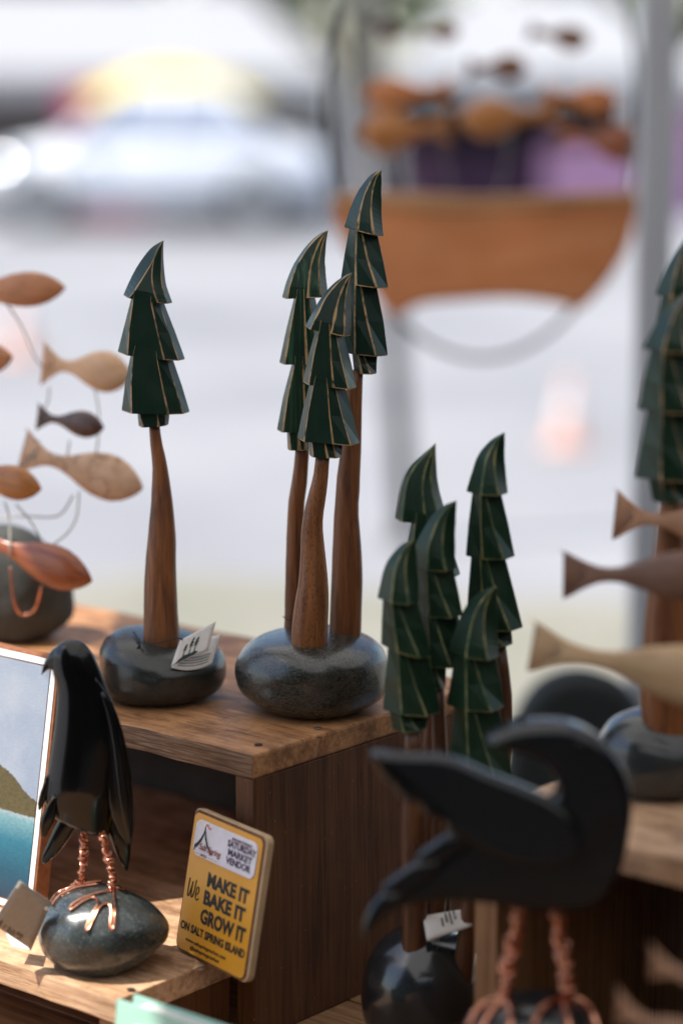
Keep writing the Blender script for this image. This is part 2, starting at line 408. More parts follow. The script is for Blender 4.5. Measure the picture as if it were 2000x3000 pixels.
def rock(name, c, abc, matn, parent, seed=0, amp=.06, yaw=0, tweak=None, sub=5, full=2.5):
    bm = bmesh.new(); bmesh.ops.create_icosphere(bm, subdivisions=sub, radius=1)
    off = Vector(parent.location) if parent else Vector(); sv = Vector((seed * 3.1, seed * 1.7, seed))
    cy, sy = math.cos(yaw), math.sin(yaw)
    for v in bm.verts:
        d = v.co.copy()
        k = 1 + amp * noise.noise(d * 1.1 + sv) + amp * .3 * noise.noise(d * 3.1 + sv) + amp * .05 * noise.noise(d * 9 + sv)
        rh = max(1e-5, math.sqrt(max(0, 1 - d.z * d.z))); fu = (max(1e-9, 1 - abs(d.z) ** full)) ** (1 / full) / rh if rh > .02 else 1
        q = Vector((d.x * abc[0] * fu, d.y * abc[1] * fu, d.z * abc[2])) * k
        if tweak: q = tweak(q, d)
        if q.z < -abc[2] * .86: q.z = -abc[2] * .86 + (q.z + abc[2] * .86) * .25
        q = Vector((q.x * cy - q.y * sy, q.x * sy + q.y * cy, q.z))
        v.co = Vector(c) + q - off
    me = bpy.data.meshes.new(name); bm.to_mesh(me); bvh = BVHTree.FromBMesh(bm); bm.free()
    for p in me.polygons: p.use_smooth = True
    me.materials.append(MATS[matn])
    o = bpy.data.objects.new(name, me); col.objects.link(o); o.parent = parent
    zmin = min(v.co.z for v in me.vertices) + off.z
    return o, (bvh, off), zmin
def on_surface(hit, x, y, lift, dd):
    bvh, off = hit; r = ray(x, y).normalized()
    loc, nor, _, _ = bvh.ray_cast(C0 - off, r)
    if loc is None: return P(x, y, dd)
    return loc + off + nor * lift
def text_mesh(name, body, M4, size, matn, parent, align='CENTER', bold=0, shear=0, sx=1, extr=.0002, spacing=1):
    cu = bpy.data.curves.new(name, 'FONT'); cu.body = body; cu.size = size; cu.align_x = align; cu.align_y = 'CENTER'
    cu.offset = bold; cu.shear = shear; cu.extrude = extr; cu.space_character = spacing; cu.resolution_u = 3
    t = bpy.data.objects.new(name, cu); col.objects.link(t)
    bpy.context.view_layer.update()
    me = bpy.data.meshes.new_from_object(t.evaluated_get(bpy.context.evaluated_depsgraph_get()))
    bpy.data.objects.remove(t); bpy.data.curves.remove(cu)
    off = Vector()
    q = parent
    while q.parent is not None: q = q.parent
    off = Vector(q.location)
    me.transform(Matrix.Diagonal((sx, 1, 1, 1))); me.transform(M4); me.transform(Matrix.Translation(-off))
    me.materials.clear(); me.materials.append(MATS[matn]); me.name = name
    o = bpy.data.objects.new(name, me); col.objects.link(o); o.parent = parent
    return o

# ------------------------------------------------------------------ setting: ground and verge
gm = MB()
xs = [-90 + 6 * i for i in range(31)]; ys = [-30, -15, -6, 0, 4, 8, 12, 18, 24, 27, 28.5, 30, 34, 40, 60, 120, 300]
gz = lambda y: 0 if y <= 27 else (-.75 if y >= 30 else -.75 * (y - 27) / 3)
gm.add([(x * (1 if y < 100 else 3), y, gz(y)) for y in ys for x in xs], [(j * 31 + i, j * 31 + i + 1, (j + 1) * 31 + i + 1, (j + 1) * 31 + i) for j in range(len(ys) - 1) for i in range(30)], 0, True)
g = gm.build('ground', 'asphalt_pale'); g['kind'] = 'structure'
vm = MB(); nx = 80; edge = []
for i in range(nx + 1):
    x = -9 + 18 * i / nx
    edge.append(((x, 2.6 + .15 * math.sin(x * 2), .004), (x, 7.5 + .9 * noise.noise(Vector((x * .9, 1, 2))) + .15 * noise.noise(Vector((x * 4, 1, 2))), .004)))
vm.add([q for e in edge for q in e], [(2 * i, 2 * i + 2, 2 * i + 3, 2 * i + 1) for i in range(nx)], 0, False)
v_ = vm.build('verge', 'dry_verge'); v_['kind'] = 'structure'

# ------------------------------------------------------------------ wooden risers
E1 = Vector((math.cos(R(50)), math.sin(R(50)), 0)); E2 = Vector((math.cos(R(140)), math.sin(R(140)), 0))   # right-back, left-back
trio_c = P(915, 1965, 1.77); ZT = trio_c.z - .0304 + .0022             # top of the riser
A = onz(742, 2213, ZT)                                                   # its front corner
ZL = ZT - .146                                                           # lower step
TH = .0175
def board(name, corner, l1, l2, z0, z1, matn, parent, bev=.0012, along=2, seed=0, warp=.0008, nseg=14, edge=None):
    """box from corner, l1 along E1, l2 along E2; local x along the grain"""
    L, W = (l2, l1) if along == 2 else (l1, l2)
    X = E2 if along == 2 else E1; Yv = E1 if along == 2 else E2
    mid = corner + X * (L / 2) + Yv * (W / 2); mid.z = (z0 + z1) / 2
    bm = bmesh.new(); bmesh.ops.create_cube(bm, size=1)
    bmesh.ops.scale(bm, vec=(L, W, z1 - z0), verts=bm.verts)
    ed = [e for e in bm.edges if abs((e.verts[0].co - e.verts[1].co).x) > 1e-6]
    bmesh.ops.subdivide_edges(bm, edges=ed, cuts=nseg, use_grid_fill=True)
    ed = [e for e in bm.edges if e.is_boundary is False and e.calc_face_angle(0) > .5]
    bmesh.ops.bevel(bm, geom=ed, offset=bev, segments=2, affect='EDGES', profile=.55)
    for v in bm.verts:
        q = v.co * 26 + Vector((seed * 5, seed, 0)); v.co += Vector((0, noise.noise(q), noise.noise(q + Vector((9, 9, 9))))) * warp
    if edge:
        bm.normal_update()
        for f in bm.faces:
            if abs(f.normal.y) > .8: f.material_index = 1
    me = bpy.data.meshes.new(name); bm.to_mesh(me); bm.free(); me.materials.append(MATS[matn])
    if edge: me.materials.append(MATS[edge])
    o = bpy.data.objects.new(name, me); col.objects.link(o)
    Zv = X.cross(Yv); Mx = Matrix(((X.x, Yv.x, 0, mid.x), (X.y, Yv.y, 0, mid.y), (0, 0, 1, mid.z), (0, 0, 0, 1)))
    if Zv.z < 0: me.transform(Matrix.Diagonal((1, -1, 1, 1))); me.flip_normals(); Mx = Matrix(((X.x, -Yv.x, 0, mid.x), (X.y, -Yv.y, 0, mid.y), (0, 0, 1, mid.z), (0, 0, 0, 1)))
    o.parent = parent; o.matrix_world = Matrix.Translation(parent.location if False else (0, 0, 0)) @ Mx
    o.location = mid - Vector(parent.location); o.rotation_euler = Mx.to_euler()
    return o
# where the right side panel meets the table
def on_side(x, y):
    r = ray(x, y); nrm = -E2; return C0 + r * ((A - C0).dot(nrm) / r.dot(nrm))
ZTAB = on_side(1060, 2912).z
riser = thing('display_riser', 'worn brown wooden step riser carrying the single tree and the three-tree carving', 'riser', Vector((A.x, A.y, ZTAB)))
RW, RL = .26, .60
board('top_board', A, RW, RL, ZT - TH, ZT, 'board_wood', riser, .0022, 2, 1, .0012, 40, 'board_edge_wood')
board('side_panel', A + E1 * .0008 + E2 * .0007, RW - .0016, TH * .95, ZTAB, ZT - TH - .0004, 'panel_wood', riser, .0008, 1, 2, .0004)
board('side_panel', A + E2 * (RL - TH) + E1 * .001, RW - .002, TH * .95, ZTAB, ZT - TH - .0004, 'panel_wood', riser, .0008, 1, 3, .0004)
board('dark_back_fill', A + E1 * (RW - .012) + E2 * (TH + .001), .010, RL - 2 * TH - .003, ZTAB, ZT - TH - .0006, 'open_back_shade', riser, .0006, 2, 4, .0004)  # dark sheet standing in for the shaded view through the open back
K = A - E1 * .115 + E2 * .0195                                           # lower step corner
board('lower_board', K, .115 + RW - .016, .52, ZL - TH, ZL, 'lower_board_wood', riser, .0016, 2, 5, .0010, 40, 'lower_edge_wood')
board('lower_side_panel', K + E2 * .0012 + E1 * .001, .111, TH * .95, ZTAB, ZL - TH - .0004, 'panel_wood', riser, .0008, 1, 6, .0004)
def screw(x, y, z, parent, hole=False):
    p = onz(x, y, z); mb = MB(); n = 14; r = .0024
    vs = [p + Vector((math.cos(2 * math.pi * i / n) * r, math.sin(2 * math.pi * i / n) * r, .0006)) for i in range(n)]
    vs2 = [p + Vector((math.cos(2 * math.pi * i / n) * r * 1.25, math.sin(2 * math.pi * i / n) * r * 1.25, .0002)) for i in range(n)]
    mb.add(vs + vs2, [tuple(range(n))] + [(i, (i + 1) % n, n + (i + 1) % n, n + i) for i in range(n)], 0, False)
    if hole: mb.m = [0] * len(mb.f)
    mb.build('nail_hole' if hole else 'screw', 'hole_dark' if hole else 'steel_screw', parent)
screw(931, 2133, ZT + .0006, riser); screw(757, 2182, ZT + .0006, riser, True)
screw(588, 2838, ZL + .0006, riser); screw(384, 2899, ZL + .0006, riser, True)

# second riser on the right
B2 = onz(1400, 2372, ZT)
riser2 = thing('display_riser', 'brown wooden box riser at the right under the round-stoned tall tree carving', 'riser', Vector((B2.x, B2.y, ZTAB)))
q_ = onz(1856, 2488, ZT); L2 = .62
B2r = q_ - E2 * .30                                                       # right end beyond the frame
Bl = B2r + E2 * ((B2 - B2r).dot(E2))
L2 = (Bl - B2r).length
board('top_board', B2r, .24, L2, ZT - TH, ZT, 'lower_board_wood', riser2, .0018, 2, 11, .0009)
board('side_panel', B2r + E2 * (L2 - TH) + E1 * .001, .236, TH, ZTAB, ZT - TH - .0004, 'stile_wood', riser2, .0008, 1, 12, .0004)
board('side_panel', B2r + E1 * .001, .236, TH, ZTAB, ZT - TH - .0004, 'stile_wood', riser2, .0008, 1, 13, .0004)
board('dark_back_fill', B2r + E1 * .226 + E2 * (TH + .001), .010, L2 - 2 * TH - .003, ZTAB, ZT - TH - .0006, 'panel_wood', riser2, .0006, 2, 14, .0004)
board('divider', B2r + E2 * .225 + E1 * .05, .17, .012, ZTAB, ZT - TH - .0004, 'panel_wood', riser2, .0006, 1, 15, .0004)

# table below: planks on legs
tab = thing('market_table', 'plank market table under the wooden risers', 'table', (0, 1.7, 0))
for i in range(5):
    c_ = A - E1 * .50 - E2 * .75 + E1 * (.151 * i)
    board('plank', c_, .1495, 1.75, ZTAB - .026, ZTAB - .0006, 'table_wood', tab, .001, 2, 20 + i, .0004, 4)
for u, w in ((.06, .08), (.06, 1.6), (.64, .08), (.64, 1.6)):
    c_ = A - E1 * .50 - E2 * .75 + E1 * u + E2 * w
    board('leg', c_, .06, .06, 0, ZTAB - .027, 'table_wood', tab, .002, 1, 40, .0004, 1)

# ------------------------------------------------------------------ carved trees
def lerp2(a, b, t): return a[0] + (b[0] - a[0]) * t, a[1] + (b[1] - a[1]) * t
# section templates (u across -1..1, v depth: -1 front), at a tier's top and at its hem
TPL = {   # u across, v depth at the tier's top and hem; F = on the flat front plane; hem facets that overhang
 'A': ([(-1, .1), (-.84, 'F'), (.30, 'F'), (.74, -.42), (1, .25), (.5, 1), (-.5, 1)],
       [(-1, .1), (-.66, 'F'), (.42, 'F'), (.84, -.55), (1, .25), (.5, 1), (-.5, 1)], {0, 2, 3}),
 'B': ([(-1, .35), (-.52, 'F'), (-.14, -.78), (1, .10), (.5, 1), (-.5, 1)],
       [(-1, .35), (-.36, 'F'), (.50, -1.2), (1, -.10), (.5, 1), (-.5, 1)], {1, 2}),
 'C': ([(-1, .2), (-.80, 'F'), (-.02, 'F'), (.42, -.72), (1, .2), (.5, 1), (-.5, 1)],
       [(-1, .2), (-.78, 'F'), (.14, 'F'), (.70, -.92), (1, .2), (.5, 1), (-.5, 1)], {0, 2, 3}),
}
def crown(parent, Y, tiers, tpl='B', dk=.62, mats=('green_paint', 'worn_edge'), seed=0, wear=.0006, name='crown'):
    """tiers: list of (left outline, right outline) in photo pixels from top to hem; stub last"""
    mb = MB(); top, hem, over = TPL[tpl]; k = len(top)
    maxw = max((ony(*r[-1], Y) - ony(*l[-1], Y)).length for l, r in tiers); D = dk * .5 * maxw
    for ti, (Lp, Rp) in enumerate(tiers):
        last = ti == len(tiers) - 1
        n = 15 if ti == 0 else 3
        La = resample(smooth_pts([ony(x, y, Y) for x, y in Lp], 5) if len(Lp) > 2 else [ony(x, y, Y) for x, y in Lp], n)
        Ra = resample(smooth_pts([ony(x, y, Y) for x, y in Rp], 5) if len(Rp) > 2 else [ony(x, y, Y) for x, y in Rp], n)
        rings = []
        for i in range(n):
            t = i / (n - 1); Lq, Rq = La[i], Ra[i]; w = (Rq - Lq).length
            grow = min(1, (t * 1.15) ** .6) if ti == 0 else 1
            hd = D * (.84 + .16 * t) * grow
            flat = (D * .86 + .00016 * ti) * grow
            if ti == 0: hd = max(.001, min(hd, w * 1.1)); flat = max(.001, min(flat, w * 1.0))
            if last: hd *= .62; flat *= .74
            ring = []
            for (u0, v0), (u1, v1) in zip(top, hem):
                u = u0 + (u1 - u0) * t
                if ti == 0 and tpl == 'A' and v0 == 'F':
                    u = .02 + (u1 - .02) * max(0, (t - .38) / .62) + (.05 if u1 > 0 else -.05)
                if v0 == 'F': dv_ = -flat
                else: dv_ = hd * (v0 + (v1 - v0) * t)
                q = Lq.lerp(Rq, (u + 1) / 2) + Vector((0, dv_, 0))
                if ti == 0 and 0 < t < 1: q += Vector((noise.noise(q * 45 + Vector((seed, 0, 0))), .4 * noise.noise(q * 45 + Vector((0, seed, 5))), 0)) * .00012
                ring.append(q)
            rings.append(ring)
        if ti:
            c0 = sum(rings[0], Vector()) / k
            rings.insert(0, [(Vector((q.x + (c0.x - q.x) * .10, q.y, q.z)) if hem[i_][1] == 'F' else q.lerp(c0, .14)) + Vector((0, 0, .006)) for i_, q in enumerate(rings[0])]); n += 1
        c = sum(rings[-1], Vector()) / k
        def expand(ring, ww):
            out = []
            for i, q in enumerate(ring):
                for nb in (ring[i - 1], ring[(i + 1) % k]):
                    d = nb - q; l = d.length; out.append(q + d * (min(ww, l * .3) / l if l > 1e-9 else 0))
            return out
        ex = []
        for i, r_ in enumerate(rings):
            w_ = wear * (.3 + 2.0 * abs(noise.noise(r_[0] * 90 + Vector((seed, 2, 0)))) + .8 * (i / (n - 1)) ** 5)
            ex.append(expand(r_, w_))
        lift = Vector((0, 0, wear * .8))
        isf = [v_ == 'F' for _, v_ in hem]
        ex_hem = [(q - Vector((0, 0, .0002))) if isf[i_ // 2] else (q + (c - q) * .03 - Vector((0, 0, .0003))) for i_, q in enumerate(ex[-1])]
        ex[-1] = [q + lift for q in ex[-1]]
        rows = ex + [ex_hem]
        m2 = 2 * k; vs = [q for r_ in rows for q in r_]; fs = []; ms = []
        for i in range(len(rows) - 1):
            for j in range(m2):
                fs.append((i * m2 + j, i * m2 + (j + 1) % m2, (i + 1) * m2 + (j + 1) % m2, (i + 1) * m2 + j))
                ridge = j % 2 == 0 and (j // 2) < k - 2
                ms.append(1 if (ridge if i < len(rows) - 2 else ((j // 2) in over or (j % 2 == 0 and (j // 2 - 1) in over))) else 0)
        fs.append(tuple(range(m2))[::-1]); ms.append(0)
        inner = [q.lerp(c, .45) + Vector((0, 0, .004)) for q in ex_hem]
        b0 = len(vs); vs += inner; h0 = (len(rows) - 1) * m2
        for j in range(m2): fs.append((h0 + j, h0 + (j + 1) % m2, b0 + (j + 1) % m2, b0 + j)); ms.append(0)
        fs.append(tuple(b0 + j for j in range(m2))); ms.append(0)
        mb.add(vs, fs, ms, False)
    return mb.build(name, list(mats), parent)
def trunk(parent, Y, Lp, Rp, matn='trunk_wood', n=22, sides=14, dfac=.9):
    L = ypts(Lp, Y, 4); R_ = ypts(Rp, Y, 4)
    vs, fs = loft(L, R_, n, sides, dfac, power=.82, wob=.0004)
    return MB().add(vs, fs).build('trunk', matn, parent)

# ---- the single tree
s_c = None
d_s = 1.85
for _ in range(30):
    s_c = P(475, 1953, d_s); a_ = 186 * d_s / FPX; cz = .0252 * d_s / 1.77
    d_s += ((s_c.z - cz * .9) - ZT) * 2.0
single = thing('tree_carving', 'single tall dark green carved tree on a round grey stone', 'carving', Vector((s_c.x, s_c.y, ZT)), 'carved wooden trees on stones')
def tw_single(q, d):
    q.z -= .16 * q.x * max(0, d.z); q.z += .10 * q.y * max(0, d.z); return q
rk, hitS, zm = rock('stone', s_c, (186 * d_s / FPX * .985, .048, cz), 'stone_satin', single, 3, .06, 0, tw_single, full=2.8)
Ys = s_c.y - .014
crown(single, Ys, [
 ([(478, 705), (460, 714), (438, 731), (402, 779), (376, 828), (361, 865)], [(480, 706), (479, 756), (485, 823), (494, 856), (505, 888)]),
 ([(385, 872), (366, 945), (344, 1031)], [(484, 896), (514, 975), (542, 1054)]),
 ([(385, 1029), (368, 1110), (355, 1203)], [(508, 1058), (533, 1130), (556, 1208)]),
 ([(402, 1190), (405, 1247)], [(497, 1206), (495, 1243)])], 'A', .62, seed=1)
trunk(single, Ys, [(436, 1240), (441, 1310), (446, 1371), (443, 1462), (432, 1589), (424, 1686), (421, 1800), (421, 1900), (421, 1915)],
      [(467, 1240), (477, 1300), (486, 1341), (504, 1450), (515, 1553), (517, 1674), (521, 1770), (526, 1870), (524, 1915)])

# ---- three trees on one stone
trio = thing('tree_carving', 'group of three dark green carved trees on one wide lacquered stone', 'carving', Vector((trio_c.x, trio_c.y, ZT)), 'carved wooden trees on stones')
def tw_trio(q, d):
    q.z *= 1 + .05 * d.x; return q
rk, hitT, zm = rock('stone', trio_c, (.0555, .056, .0300), 'stone_lacquered', trio, 8, .05, .1, tw_trio, full=2.8)
Yt = trio_c.y
crown(trio, Yt + .003, [
 ([(1116, 498), (1090, 508), (1063, 537), (1044, 568), (1021, 618), (1005, 664)], [(1118, 498), (1118, 556), (1119, 625), (1126, 692)]),
 ([(1022, 667), (1008, 740), (994, 826)], [(1109, 694), (1124, 760), (1139, 843)]),
 ([(1017, 826), (1004, 920), (992, 1030)], [(1107, 848), (1124, 935), (1137, 1040)]),
 ([(1030, 1028), (1034, 1092)], [(1105, 1042), (1105, 1092)])], 'B', .7, ('green_paint', 'worn_edge_strong'), 2, .00075)
trunk(trio, Yt + .003, [(1018, 1085), (1006, 1250), (986, 1401), (980, 1492), (974, 1583), (970, 1700), (966, 1800), (964, 1892)],
      [(1063, 1085), (1059, 1250), (1055, 1401), (1050, 1492), (1059, 1613), (1061, 1704), (1059, 1800), (1056, 1892)])
crown(trio, Yt + .022, [
 ([(959, 675), (933, 687), (906, 710), (879, 744), (856, 782), (837, 828), (825, 872)], [(961, 676), (954, 748), (954, 786), (962, 866)]),
 ([(862, 869), (840, 955), (817, 1063)], [(922, 868), (944, 955), (962, 1062)]),
 ([(855, 1063), (829, 1160), (810, 1260)], [(924, 1064), (948, 1160), (964, 1262)]),
 ([(840, 1262), (841, 1314)], [(912, 1264), (906, 1316)])], 'C', .62, ('green_paint_grained', 'worn_edge_strong'), 3, .0007)
trunk(trio, Yt + .022, [(866, 1308), (856, 1401), (845, 1474), (838, 1583), (835, 1734), (832, 1865)],
      [(906, 1308), (902, 1400), (893, 1480), (890, 1580), (890, 1734), (893, 1865)], dfac=.85)
crown(trio, Yt - .027, [
 ([(1030, 799), (1006, 809), (975, 832), (944, 866), (918, 909), (893, 956)], [(1032, 800), (1029, 824), (1029, 882), (1031, 940), (1028, 984)]),
 ([(927, 957), (905, 1035), (886, 1119)], [(1008, 984), (1027, 1055), (1045, 1137)]),
 ([(908, 1117), (887, 1200), (870, 1284)], [(1013, 1139), (1034, 1215), (1055, 1300)]),
 ([(902, 1284), (905, 1333)], [(1004, 1300), (1001, 1338)])], 'C', .62, ('green_paint', 'worn_edge_strong'), 4, .00065)
trunk(trio, Yt - .027, [(925, 1332), (916, 1401), (895, 1474), (883, 1553), (877, 1674), (864, 1770), (855, 1840), (852, 1908)],
      [(967, 1332), (958, 1431), (946, 1522), (947, 1571), (959, 1674), (963, 1747), (961, 1830), (957, 1908)], 'trunk_wood_dimpled')
wb = MB(); wb.tube([ony(829, 1806, Yt + .020), ony(842, 1815, Yt + .008), ony(860, 1818, Yt + .006)], .0004, 6)
wb.build('cord', 'thread', trio)

# ---- five small trees on a black stone, lower at the right of the riser
d5 = 1.665
r5 = P(1235, 2905, d5)
five = thing('tree_carving', 'cluster of five small dark green carved trees on a glossy black stone', 'carving', Vector((r5.x, r5.y, ZTAB)), 'carved wooden trees on stones')
cz5 = max(.03, (r5.z - ZTAB) / .9)
rk, hit5, zm = rock('stone', r5, (.043, .042, (r5.z - ZTAB) / .90), 'stone_black_gloss', five, 5, .07, full=2.2)
Y5 = r5.y; M5 = ('green_paint_small', 'worn_edge_small')
crown(five, Y5 + .028, [
 ([(1274, 1299), (1232, 1335), (1196, 1370), (1174, 1424), (1157, 1519)], [(1276, 1299), (1279, 1361), (1285, 1429), (1299, 1482), (1308, 1532)]),
 ([(1205, 1518), (1190, 1600), (1172, 1684)], [(1296, 1530), (1326, 1610), (1349, 1684)]),
 ([(1200, 1684), (1186, 1770), (1172, 1850)], [(1318, 1686), (1338, 1770), (1350, 1850)]),
 ([(1225, 1850), (1225, 1900)], [(1310, 1850), (1310, 1900)])], 'C', .62, M5, 5)
crown(five, Y5 + .016, [
 ([(1476, 1267), (1437, 1290), (1401, 1330), (1383, 1380), (1364, 1442)], [(1478, 1267), (1479, 1339), (1482, 1390), (1488, 1442)]),
 ([(1383, 1443), (1372, 1530), (1362, 1630)], [(1468, 1445), (1488, 1530), (1508, 1627)]),
 ([(1379, 1631), (1370, 1730), (1362, 1836)], [(1480, 1633), (1506, 1730), (1532, 1836)]),
 ([(1392, 1838), (1394, 1892)], [(1497, 1843), (1503, 1884)])], 'B', .62, M5, 6)
crown(five, Y5 - .002, [
 ([(1335, 1467), (1298, 1482), (1258, 1518), (1228, 1571), (1214, 1607), (1207, 1664)], [(1337, 1467), (1335, 1527), (1334, 1607), (1336, 1664)]),
 ([(1222, 1664), (1216, 1730), (1207, 1800)], [(1328, 1666), (1342, 1730), (1356, 1800)]),
 ([(1224, 1800), (1218, 1880), (1210, 1945)], [(1335, 1802), (1346, 1875), (1356, 1945)]),
 ([(1246, 1945), (1250, 2010)], [(1308, 1945), (1306, 2010)])], 'B', .62, M5, 7)
crown(five, Y5 - .020, [
 ([(1213, 1579), (1183, 1589), (1147, 1625), (1124, 1665), (1103, 1754)], [(1215, 1580), (1222, 1640), (1226, 1700), (1227, 1762)]),
 ([(1121, 1755), (1117, 1820), (1114, 1890)], [(1222, 1760), (1244, 1840), (1264, 1922)]),
 ([(1136, 1892), (1127, 1985), (1119, 2082)], [(1254, 1926), (1275, 2005), (1291, 2084)]),
 ([(1140, 2084), (1147, 2138)], [(1258, 2086), (1250, 2132)])], 'B', .62, M5, 8)
crown(five, Y5 - .022, [
 ([(1454, 1718), (1419, 1728), (1375, 1763), (1343, 1817), (1317, 1888), (1313, 1912)], [(1456, 1719), (1456, 1786), (1459, 1860), (1462, 1921)]),
 ([(1332, 1914), (1320, 1990), (1307, 2068)], [(1452, 1922), (1466, 1990), (1478, 2068)]),
 ([(1330, 2068), (1320, 2170), (1306, 2290)], [(1460, 2070), (1484, 2170), (1506, 2290)]),
 ([(1346, 2290), (1348, 2345)], [(1470, 2290), (1468, 2345)])], 'B', .62, M5, 9)
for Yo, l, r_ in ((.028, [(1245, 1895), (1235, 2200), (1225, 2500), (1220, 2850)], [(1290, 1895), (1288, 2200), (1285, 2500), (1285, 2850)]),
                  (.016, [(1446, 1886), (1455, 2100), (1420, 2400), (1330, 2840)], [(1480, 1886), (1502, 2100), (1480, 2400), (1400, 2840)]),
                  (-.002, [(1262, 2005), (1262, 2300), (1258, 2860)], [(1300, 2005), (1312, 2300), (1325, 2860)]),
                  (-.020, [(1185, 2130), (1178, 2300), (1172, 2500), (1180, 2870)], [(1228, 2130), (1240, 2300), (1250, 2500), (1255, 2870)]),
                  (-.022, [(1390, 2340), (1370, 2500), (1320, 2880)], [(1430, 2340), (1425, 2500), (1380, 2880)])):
    trunk(five, Y5 + Yo, l, r_, 'trunk_wood_shaded', 14, 12)

# ---- tall pair at the right edge on a round stone
rr_ = onz(1925, 2320, ZT)
tall = thing('tree_carving', 'pair of tall dark green carved trees on a dark round stone at the right edge', 'carving', Vector((rr_.x, rr_.y, ZT)), 'carved wooden trees on stones')
rc = Vector((rr_.x, rr_.y, ZT + .026))
rk, hitR, zm = rock('stone', rc, (.040, .038, .0285), 'stone_white_patch', tall, 12, .05)
Yr = rr_.y
crown(tall, Yr + .02, [
 ([(2030, 660), (2000, 706), (1961, 762), (1939, 806), (1918, 864)], [(2032, 660), (2032, 730), (2034, 800), (2040, 872)]),
 ([(1935, 866), (1920, 950), (1905, 1040)], [(2030, 872), (2050, 960), (2062, 1050)]),
 ([(1925, 1040), (1910, 1140), (1900, 1240)], [(2040, 1050), (2060, 1150), (2075, 1240)]),
 ([(1945, 1240), (1945, 1290)], [(2020, 1240), (2020, 1290)])], 'B', .62, ('green_paint_small', 'worn_edge'), 10)
crown(tall, Yr - .015, [
 ([(2030, 845), (2000, 862), (1946, 910), (1909, 970), (1883, 1022)], [(2032, 846), (2030, 900), (2030, 960), (2036, 1030)]),
 ([(1905, 1028), (1886, 1115), (1870, 1200)], [(2026, 1032), (2040, 1115), (2052, 1205)]),
 ([(1898, 1200), (1878, 1300), (1860, 1400)], [(2036, 1206), (2052, 1300), (2066, 1400)]),
 ([(1898, 1398), (1909, 1468)], [(2020, 1400), (2014, 1470)])], 'B', .62, ('green_paint_small', 'worn_edge'), 11)
trunk(tall, Yr - .015, [(1930, 1462), (1909, 1647), (1890, 1766), (1880, 1900), (1872, 2026), (1880, 2110), (1905, 2200)],
      [(1990, 1462), (2005, 1647), (2020, 1766), (2030, 1900), (2035, 2026), (2035, 2110), (2030, 2200)])
trunk(tall, Yr + .02, [(1960, 1285), (1955, 1647), (1960, 2026), (1965, 2180)], [(2010, 1285), (2020, 1647), (2030, 2026), (2040, 2180)])

# ------------------------------------------------------------------ fish
def fish(parent, nose, tail, half, dn, dt, matn, name='fish', thick=.5, eye=None, tailh=.9, bendz=0, rig=None):
    """nose, tail: photo pixels; half: half height in pixels at the thickest place"""
    Np, Tp = P(*nose, dn), P(*tail, dt); ax = Np - Tp; Ln = ax.length; ax.normalize()
    up = Vector((0, 0, 1)); up = (up - ax * up.dot(ax)).normalized(); sd = ax.cross(up)
    H = half * dn / FPX
    prof = [(0, tailh, .10), (.05, tailh * .86, .12), (.10, tailh * .66, .15), (.16, tailh * .46, .20), (.22, .32, .24), (.28, .28, .27), (.35, .33, .34), (.43, .5, .46), (.52, .75, .64),
            (.61, .93, .8), (.70, 1, .88), (.78, .97, .86), (.86, .8, .72), (.92, .57, .52), (.96, .36, .34), (.985, .18, .18), (1, .04, .05)]
    n = 18; vs = []; fs = []
    for t, h, w in prof:
        for j in range(n):
            a = 2 * math.pi * j / n; c, s = math.cos(a), math.sin(a)
            if t < .2: c, s = math.copysign(abs(c) ** .8, c), s
            shift = max(0, (.16 - t) / .16) ** 1.15 * .17 * Ln * (1 - abs(s) ** 1.1)
            vs.append(Tp + ax * (t * Ln + shift) + up * (H * h * s + bendz * H * math.sin(t * math.pi)) + sd * (H * thick * w * c))
    k = len(prof)
    for i in range(k - 1):
        for j in range(n): fs.append((i * n + j, i * n + (j + 1) % n, (i + 1) * n + (j + 1) % n, (i + 1) * n + j))
    fs += [tuple(range(n))[::-1], tuple((k - 1) * n + j for j in range(n))]
    # the grain runs along the fish: give it its own frame
    M3 = Matrix((ax, sd, up)).transposed().to_4x4(); M3.translation = (Np + Tp) / 2
    inv = M3.inverted(); me = bpy.data.meshes.new(name); me.from_pydata([tuple(inv @ v) for v in vs], [], fs)
    for p in me.polygons: p.use_smooth = True
    me.materials.append(MATS[matn]); bm = bmesh.new(); bm.from_mesh(me); bmesh.ops.recalc_face_normals(bm, faces=bm.faces[:]); bm.to_mesh(me); bm.free()
    o = bpy.data.objects.new(name, me); col.objects.link(o); o.parent = parent
    mw = M3.copy(); mw.translation -= Vector(parent.location); o.matrix_local = mw
    if eye:
        q = inv @ P(*eye, dn); e = MB(); e.add(*sphere_mesh((q.x, (-1 if (inv @ C0).y < 0 else 1) * H * thick * .70, q.z), .0019, 10, 6, (1, .4, 1)))
        eo = e.build('eye', 'ink_black', o, rel=False)
    return o
# school on the left
ql = onz(60, 1868, ZT)
dl = depth(ql)
school = thing('fish_carving', 'school of carved wooden fish on thin wires rising from a grey stone at the left', 'carving', Vector((ql.x, ql.y, ZT)), 'carved wooden fish on wires')
def tw_l(q, d):
    if d.z > 0: q.x *= 1 - .28 * d.z; q.x -= .010 * d.z
    return q
rk, hitL, zm = rock('stone', ql + Vector((-.006, 0, .045)), (.051, .042, .050), 'stone_rough_grey', school, 21, .10, 0, tw_l)
fish(school, (192, 842), (-190, 862), 52, 1.96, 2.0, 'fish_cherry')
fish(school, (385, 1100), (121, 1062), 62, 1.97, 2.0, 'fish_maple', tailh=1.12, thick=.55)
fish(school, (305, 1253), (106, 1219), 40, 1.93, 1.96, 'fish_walnut', tailh=1.1, thick=.6)
fish(school, (419, 1430), (60, 1318), 70, 1.92, 1.95, 'fish_spalted', tailh=1.05, thick=.5)
